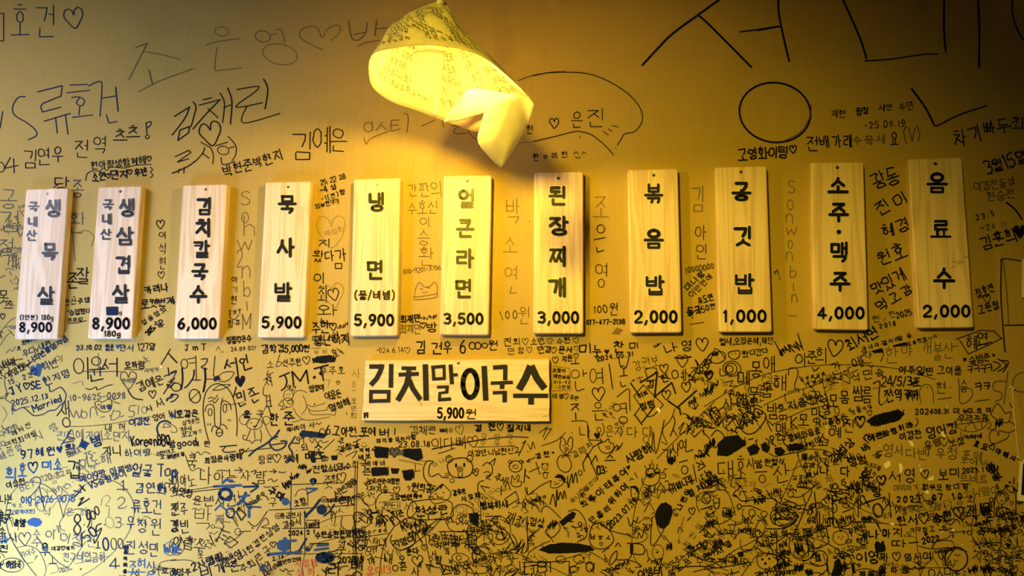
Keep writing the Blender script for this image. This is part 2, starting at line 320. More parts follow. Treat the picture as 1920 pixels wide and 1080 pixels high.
def run(text, x0, x1, y, h, y1=None):       # a straight line of glyphs between two outer edges
    ws = [gw(c) for c in text]; tot = sum(ws); out = []; a = 0
    for c, g in zip(text, ws):
        cx = x0 + (x1 - x0) * (a + g / 2) / tot; cy = y + ((y1 - y) * (a + g / 2) / tot if y1 is not None else 0)
        out += place(c, cx, cy, (x1 - x0) * g / tot * .76, h); a += g
    return out
def board(x, z, th, tile, label, glyphs, price, notes, nail, group='vertical menu boards in a row', gcol=None):
    loc = Vector((x, 0, z)); rot = -math.radians(th)
    root = thing('menu_board', label, 'sign', loc, group, (0, rot, 0))
    inv = (Matrix.Translation(loc) @ Matrix.Rotation(rot, 4, 'Y')).inverted()
    board_mesh(rrect(BW, BH, 0.0038), T, 0.0022).build('board', PINE, root)
    pen = Pen(tile, T + 0.0003, inv)
    for nm, items in (('syllable', glyphs), ('price', price), ('note', notes)):
        for it in items or ():
            mb, eb = MB(), MB(); pad = 6 if nm != 'note' else 2.5
            if isinstance(it[0], str) and len(it[0]) == 1 and len(it) == 6:
                ch, cx, cy, gw_, gh, sw = it
                st = [([(cx + (x - .5) * (gw_ - sw), cy + (y - .5) * (gh - sw)) for x, y in g], k) for g, k in wglyph(ch)]
            else:
                tx, xa, xb, y, gh, sw = it; st = [(g, 1.0) for g in run(tx, xa, xb, y, gh - sw)]
            for g, k in st:
                pen.strokes(mb, [g], sw * k, lift=0.0005, n=10); pen.strokes(eb, [g], sw * k + pad, n=10)
            o = mb.build(nm, INK, root); eb.build('lettering_edge', EDGE, o)
    mb = MB(); p = pen.f()
    nx, ny, nr, bright = nail
    c0 = p(nx, ny); r = nr * pen.k * SX
    vs = [c0 + Vector((r * math.cos(2 * math.pi * k / 12), 0, r * math.sin(2 * math.pi * k / 12))) for k in range(12)] + [c0 + Vector((0.6 * r * math.cos(2 * math.pi * k / 12), -0.0012, 0.6 * r * math.sin(2 * math.pi * k / 12))) for k in range(12)]
    mb.add(vs, [(k, (k + 1) % 12, 12 + (k + 1) % 12, 12 + k) for k in range(12)] + [tuple(range(12, 24))])
    mb.build('nail', SCREW if bright else NAIL, root)
    return root, pen
XS = [-0.9313, -0.7792, -0.6047, -0.4386, -0.2629, -0.0924, 0.0779, 0.2496, 0.4051, 0.5689, 0.7374]
ZS = [-0.0012, -0.0014, -0.0028, -0.0021, -0.001, -0.0005, 0.0005, 0.0005, 0.0004, 0.0029, 0.0047]
TH = [0.05, -0.31, -0.38, -0.67, 0.02, -0.87, -0.56, -0.08, -0.29, -1.37, 0.08]
BOARDS = [
 ('M1', 'pale pine menu board with the small line 180g above 8,900, first from the left',
  [('생', 327, 198, 108, 118, 19), ('목', 305, 463, 106, 118, 19), ('살', 282, 735, 118, 124, 19), ('국', 205, 187, 68, 66, 11), ('내', 200, 280, 68, 66, 11), ('산', 192, 365, 70, 72, 11)],
  [('8,900', 114, 322, 928, 62, 11)], [('(1인분) 180g', 118, 328, 868, 34, 4.5)], (288, 108, 9, True)),
 ('M1', 'pine menu board with a blue inked-out patch above 8,900 and 180g handwritten below',
  [('생', 780, 195, 110, 122, 20), ('삼', 766, 370, 120, 124, 20), ('겹', 757, 546, 108, 124, 20), ('살', 740, 725, 120, 128, 20), ('국', 663, 175, 70, 72, 12), ('내', 656, 264, 70, 72, 12), ('산', 650, 358, 74, 72, 12)],
  [('8,900', 562, 800, 905, 74, 14)], [('180g', 636, 742, 968, 38, 7), ('g', 737, 836, 22, 26, 3.5)], (738, 95, 9, False)),
 ('M1', 'pine menu board priced 6,000 with five closely stacked syllables',
  [('김', 1253, 187, 104, 120, 20), ('치', 1246, 318, 108, 122, 20), ('칼', 1237, 450, 116, 120, 20), ('국', 1226, 587, 108, 114, 20), ('수', 1217, 726, 112, 122, 20)],
  [('6,000', 1086, 1332, 906, 74, 14)], None, (1262, 82, 8, False)),
 ('M2', 'pine menu board priced 5,900 with three large syllables only',
  [('묵', 345, 200, 118, 122, 20), ('사', 335, 458, 120, 122, 20), ('발', 320, 724, 122, 126, 20)],
  [('5,900', 190, 432, 904, 74, 14)], None, (350, 97, 8, False)),
 ('M2', 'pine menu board priced 5,900 with a small line in brackets above the price',
  [('냉', 877, 187, 108, 124, 20), ('면', 868, 592, 112, 126, 20)],
  [('5,900', 740, 984, 890, 74, 14)], [('(물/비빔)', 740, 990, 741, 60, 9)], (880, 82, 8, True)),
 ('M2', 'yellow-lit pine menu board priced 3,500 under the lamp',
  [('얼', 1413, 167, 114, 126, 20), ('큰', 1405, 342, 114, 124, 20), ('라', 1403, 522, 122, 122, 20), ('면', 1395, 703, 114, 124, 20)],
  [('3,500', 1272, 1516, 882, 72, 14)], None, (1418, 62, 8, False)),
 ('M3', 'pine menu board priced 3,000 with four syllables',
  [('된', 388, 177, 112, 122, 20), ('장', 393, 350, 128, 122, 20), ('찌', 388, 527, 114, 126, 20), ('개', 386, 706, 120, 122, 20)],
  [('3,000', 268, 514, 880, 74, 14)], None, (391, 75, 9, False)),
 ('M3', 'pine menu board priced 2,000 standing between the 3,000 and 1,000 boards',
  [('볶', 942, 162, 114, 126, 19), ('음', 943, 425, 120, 126, 20), ('밥', 950, 695, 126, 126, 20)],
  [('2,000', 826, 1084, 876, 76, 14)], None, (943, 57, 9, False)),
 ('M3', 'pine menu board priced 1,000',
  [('공', 1450, 150, 120, 122, 20), ('깃', 1457, 410, 120, 124, 20), ('밥', 1468, 686, 130, 130, 20)],
  [('1,000', 1340, 1600, 872, 76, 14)], None, (1448, 38, 9, False)),
 ('M4', 'pine menu board priced 4,000',
  [('소', 373, 192, 116, 98, 18), ('주', 376, 335, 112, 114, 18), ('·', 377, 440, 25, 25, 24), ('맥', 380, 548, 110, 118, 18), ('주', 384, 704, 114, 116, 18)],
  [('4,000', 260, 518, 872, 68, 13)], None, (370, 97, 9, False)),
 ('M4', 'pine menu board priced 2,000 at the far right end of the row',
  [('음', 901, 178, 118, 122, 18), ('료', 920, 425, 120, 110, 18), ('수', 938, 686, 120, 124, 18)],
  [('2,000', 820, 1082, 862, 68, 13)], None, (892, 77, 9, False)),
]
PENS = []
for i, (tile, label, gl, pr, no, nail) in enumerate(BOARDS):
    root, pen = board(XS[i], ZS[i], TH[i], tile, label, gl, pr, no, nail); PENS.append((root, pen))
root, pen = PENS[1]
mb = MB(); fill(mb, [(650, 803), (725, 801), (727, 850), (716, 856), (652, 854)], pen.f(0.0004)); mb.build('inked_patch', PEN['n'], root)
root, pen = PENS[10]
mb = MB()
for a in ('980,600 1000,598', '1005,605 1030,588', '1040,580 1068,568', '975,632 1000,622', '1010,612 1045,596'):
    capsule(mb, [tuple(float(c) for c in q.split(',')) for q in a.split()], 2.2, pen.f(0.0002), 6)
mb.build('scratch', PEN['c'], root)

# the wide hand-lettered board
def flat(px, py, d): p = at(px, py, d); return p
TW = 0.013
q = [flat(678.5, 788.2, TW), flat(1030.3, 790, TW), flat(1029.8, 673.3, TW), flat(685.5, 676, TW)]
ctr = sum(q, Vector()) / 4; loc = Vector((ctr.x, 0, ctr.z))
root = thing('menu_board', 'wide hand-lettered pine plank priced 5,900 hanging below the row', 'sign', loc)
inv = Matrix.Translation(loc).inverted()
ol = []
for a, b in zip(q, q[1:] + q[:1]):
    for k in range(8):
        p = a.lerp(b, k / 8); j = 0.0006 * math.sin(k * 2.3 + a.x * 40) if 0 < k else 0
        ol.append((p.x - loc.x + (j if abs(a.x - b.x) < .05 else 0), p.z - loc.z + (j if abs(a.x - b.x) > .05 else 0)))
board_mesh(ol, TW, 0.0008).build('board', PLANK, root)
pen = Pen('P', TW + 0.0003, inv)
def pl(s): return [tuple(float(c) for c in q.split(',')) for q in s.split()]
mb = MB()
for wd, s in ((36, '228,119 350,119'), (40, '334,101 318,160 290,215 240,272'), (38, '408,98 405,292'), (30, '228,325 403,325'), (30, '388,318 385,412'), (30, '226,402 400,398'), (30, '242,315 241,418'),
              (30, '492,132 612,134'), (32, '468,186 634,178'), (42, '552,150 548,235'), (44, '550,190 535,260 505,320 460,398'), (42, '556,230 585,300 648,392'), (46, '687,100 694,398'),
              (28, '734,126 852,116'), (26, '840,108 842,226'), (26, '742,222 854,216'), (28, '750,118 757,234'), (34, '893,102 905,264'), (26, '900,188 952,186'),
              (24, '782,288 880,284'), (28, '866,276 862,336'), (22, '795,338 872,328'), (24, '805,334 803,398'), (28, '790,392 898,384'),
              (46, '1168,114 1182,398'), (36, '1240,128 1352,120'), (36, '1342,108 1340,232'), (28, '1222,255 1404,248'), (38, '1316,250 1314,302'), (28, '1238,334 1350,330'), (38, '1336,320 1336,412'),
              (58, '1548,112 1505,215 1452,308'), (58, '1552,112 1600,215 1664,300'), (36, '1405,358 1692,358'), (48, '1552,360 1552,430')):
    capsule(mb, pl(s), wd, pen.f(0.0002), 10, True)
capsule(mb, smooth(circ(995, 150, 1112, 372), 3), 42, pen.f(0.0002), 10)
mb.build('dish_name', BRUSH, root)
mb = MB(); pen.strokes(mb, run('5,900', 782, 1006, 500, 78, 498), 15, lift=0.0003); pen.strokes(mb, place('원', 1060, 508, 82, 78), 9, lift=0.0003); mb.build('price', INK, root)
mb = MB()
capsule(mb, pl('186,505 216,500'), 12, pen.f(0.0003), 6); capsule(mb, pl('190,500 190,538'), 14, pen.f(0.0003), 6); capsule(mb, pl('212,498 214,534'), 14, pen.f(0.0003), 6); capsule(mb, pl('186,520 216,518'), 8, pen.f(0.0003), 6)
mb.build('marker_mark', INK, root)
mb = MB(); capsule(mb, pl('635,400 652,440 662,436 644,398'), 2, pen.f(0.0002), 6); mb.build('pencil_mark', PEN['c'], root)
mb = MB(); capsule(mb, pl('1648,525 1690,523'), 3, pen.f(0.0002), 6); mb.build('crack', NAIL, root)
mb = MB(); fill(mb, pl('946,88 960,84 972,90 962,100 948,102'), pen.f(0.0004)); capsule(mb, pl('948,84 970,80'), 2, pen.f(.0004), 6); mb.build('nail', NAIL, root)

# ---------------------------------------------------------------- the paper cone lamp
PAPER = paper_mat('newspaper', (0.80, 0.76, 0.66), (0.75, 0.66, 0.45), 0.05)
THIN = paper_mat('single_newspaper', (0.82, 0.77, 0.66), (0.95, 0.82, 0.45), 0.78)
SHEET = paper_mat('plain_paper', (0.90, 0.89, 0.85), (0.95, 0.94, 0.92), 0.46)
PRINT = mat('newsprint', (0.06, 0.055, 0.05), 0.8)
base = at(825, 2, .29)
lamp = thing('pendant_lamp', 'pendant lamp with a twisted newspaper cone shade glowing above the boards', 'lamp', base)
linv = Matrix.Translation(base).inverted()
rim = [(697, 104, .36), (742, 90, .40), (800, 84, .42), (860, 91, .43), (905, 107, .42), (947, 138, .40), (988, 176, .36), (1000, 196, .32),
       (996, 197, .27), (955, 205, .21), (903, 246, .175), (860, 236, .16), (815, 220, .16), (775, 205, .17), (735, 191, .20), (706, 171, .25), (693, 147, .31)]
sho = [(741, 42, .33), (757, 34, .365), (793, 33, .375), (838, 38, .375), (858, 50, .36), (866, 60, .33), (870, 66, .30), (868, 68, .275),
       (864, 70, .25), (856, 74, .23), (845, 76, .22), (825, 74, .215), (800, 68, .215), (778, 62, .23), (758, 54, .255), (745, 48, .285), (740, 45, .31)]
n = len(rim)
top = [(828 + 7 * math.cos(2 * math.pi * k / n + 2.9), 2, .29 + .007 * math.sin(2 * math.pi * k / n + 2.9)) for k in range(n)]
def cat(a, b, c, d, t): return a * 0 + 0.5 * (2 * b + (c - a) * t + (2 * a - 5 * b + 4 * c - d) * t * t + (3 * b - a - 3 * c + d) * t ** 3)
RG = [[at(*p) for p in r] for r in (top, sho, rim)]
def shade(u, v):
    """u runs round the cone (0..n), v from the tip (0) to the rim (1)"""
    i = int(math.floor(u)) % n; t = u - math.floor(u)
    r = [cat(g[(i - 1) % n], g[i], g[(i + 1) % n], g[(i + 2) % n], t) for g in RG]
    if v < .4: p = r[0].lerp(r[1], v / .4)
    else: p = r[1].lerp(r[2], (v - .4) / .6)
    return p
def shn(u, v):
    a = shade(u + .05, v) - shade(u - .05, v); b = shade(u, min(1, v + .02)) - shade(u, max(0, v - .02))
    nn = a.cross(b).normalized(); o = shade(u, v) - at(835, 120, .3)
    return nn if nn.dot(o) > 0 else -nn
sb = MB(); NU, NV = n * 4, 14; rnd = random.Random(5)
vs = []
for j in range(NV + 1):
    for i in range(NU):
        u, v = i * n / NU, j / NV
        p = shade(u, v)
        cr = 0.0022 * (math.sin(u * 2.1 + v * 5) + math.sin(u * 4.7 - v * 9 + 1)) * min(1, v * 3) * (1 - v ** 6)
        vs.append(linv @ (p + shn(u, v) * cr))
sb.add(vs, [(j * NU + i, j * NU + (i + 1) % NU, (j + 1) * NU + (i + 1) % NU, (j + 1) * NU + i) for j in range(NV) for i in range(NU)])
sh = sb.build('shade', PAPER, lamp, True); sh.data.materials.append(THIN)
sh.data.polygons.foreach_set('material_index', [1 if 6.3 < (k % NU) * n / NU < 16.6 and k // NU > 2 else 0 for k in range(NU * NV)])
def solid(o, t):
    md = o.modifiers.new('thick', 'SOLIDIFY'); md.thickness = t; md.offset = 0
solid(sh, 0.0008)
def skin_print(name, u0, u1, v0, v1, du, dv, side, size, parent, chars, seed, slant=0):
    r = random.Random(seed); mb = MB(); u = u0
    rows = int((v1 - v0) / dv)
    for k in range(rows):
        v = v0 + dv * (k + .5); u = u0 + r.random() * du
        while u < u1:
            if r.random() < .88:
                ch = r.choice(chars)
                def f(x, y, u=u, v=v):
                    uu, vv = u + (x - .5) * size * du * side, min(1, v + (y - .5) * size * dv + slant * (x - .5) * dv)
                    return linv @ (shade(uu, vv) + shn(uu, vv) * (side * 0.0019))
                for st in glyph(ch): capsule(mb, st, .13, f, 5)
            u += du
    return mb.build(name, PRINT, parent)
CH = '가나다이오소우리구사지하고스무보니라도기'
skin_print('newsprint_text', 0.2, 6.2, .16, .92, .24, .066, 1, .8, sh, CH, 3, .5)
skin_print('newsprint_text', 7.4, 16.4, .30, .97, .30, .085, -1, .72, sh, CH, 8, 0)
def sheet(name, grid, m, t=0.0008, sub=4):
    """a curved sheet through a grid of (px, py, d) points"""
    rows = [[at(*p) for p in r] for r in grid]; V = []; nu = (len(rows[0]) - 1) * sub; nv = (len(rows) - 1) * sub
    def ev(a, t):
        i = min(int(t), len(a) - 2); f = t - i
        g = lambda k: a[max(0, min(len(a) - 1, k))]
        return cat(g(i - 1), g(i), g(i + 1), g(i + 2), f)
    for j in range(nv + 1):
        rr = [ev([r[i] for r in rows], j / sub) for i in range(len(rows[0]))]
        V += [linv @ ev(rr, i / sub) for i in range(nu + 1)]
    mb = MB(); mb.add(V, [(j * (nu + 1) + i, j * (nu + 1) + i + 1, (j + 1) * (nu + 1) + i + 1, (j + 1) * (nu + 1) + i) for j in range(nv) for i in range(nu)])
    o = mb.build(name, m, lamp, True); solid(o, t); return o
fl = sheet('flap', [[(910, 204, .33), (945, 188, .355), (984, 178, .365), (1001, 196, .35)],
                    [(903, 232, .335), (938, 225, .37), (972, 219, .375), (993, 222, .36)],
                    [(897, 268, .34), (925, 268, .375), (955, 266, .385), (973, 264, .37)],
                    [(934, 312, .36), (937, 314, .365), (939, 315, .37), (941, 315, .37)]], SHEET)
fl['label'] = 'white curled paper flap'
pp = sheet('inner_fold', [[(858, 190, .225), (884, 166, .23), (935, 172, .245), (984, 180, .29)],
                          [(842, 214, .205), (880, 204, .21), (920, 200, .22), (960, 192, .26)],
                          [(832, 229, .185), (862, 226, .19), (900, 214, .20), (925, 200, .23)]], SHEET)
pt = [[(776, 97, .395), (805, 92, .40), (836, 95, .405)], [(770, 128, .365), (800, 132, .36), (830, 134, .365)], [(773, 168, .335), (796, 182, .33), (828, 190, .335)]]
sheet('paper_patch', pt, SHEET)
mb = MB(); tube(mb, [linv @ at(*p) for p in ((827, 128, .215), (824, 160, .195), (819, 190, .18), (815, 214, .168))], .0018, 6); mb.build('crease', PAPER, lamp)
# bulb, holder and cord
bc = at(808, 156, .295); r0 = .0155
bm = bmesh.new(); bmesh.ops.create_icosphere(bm, subdivisions=3, radius=r0)
for v in bm.verts:
    if v.co.z > 0: v.co.z *= 1.35; v.co.x *= 1 - .45 * (v.co.z / (r0 * 1.35)) ** 2; v.co.y *= 1 - .45 * (v.co.z / (r0 * 1.35)) ** 2
for v in bm.verts: v.co += linv @ bc
me = bpy.data.meshes.new('bulb'); bm.to_mesh(me); bm.free()
GLOW = bpy.data.materials.new('lit_bulb'); GLOW.use_nodes = True; gt = GLOW.node_tree; gt.nodes.remove(gt.nodes['Principled BSDF'])
em = gt.nodes.new('ShaderNodeEmission'); em.inputs[0].default_value = (*LAMP_COL, 1); em.inputs[1].default_value = LAMP_L; gt.links.new(em.outputs[0], gt.nodes['Material Output'].inputs[0])
me.materials.append(GLOW); me.polygons.foreach_set('use_smooth', [True] * len(me.polygons))
bo = bpy.data.objects.new('bulb', me); C.objects.link(bo); bo.parent = lamp
WHITE = mat('white_cord', (0.8, 0.8, 0.78), 0.4)
mb = MB(); b0 = linv @ bc; tube(mb, [b0 + Vector((0, 0, .022)), b0 + Vector((0, 0, .045)), b0 + Vector((0, .002, .062))], [.013, .014, .008], 14); mb.build('lamp_holder', WHITE, lamp)
tp = linv @ at(829, 4, .29)
mb = MB(); tube(mb, [b0 + Vector((0, .002, .06)), tp + Vector((0, 0, -.02)), tp + Vector((.001, 0, .01)), tp + Vector((.003, 0, .1)), Vector((tp.x + .003, tp.y, Z1 - base.z + .001))], [.003, .003, .0035, .0026, .0026], 8); mb.build('cord', WHITE, lamp)
mb = MB(); tube(mb, [tp + Vector((-.003, -.003, -.006)), tp + Vector((-.001, -.004, .012)), tp + Vector((.001, -.003, .02))], [.006, .005, .002], 8); mb.build('cord_clip', WHITE, lamp)
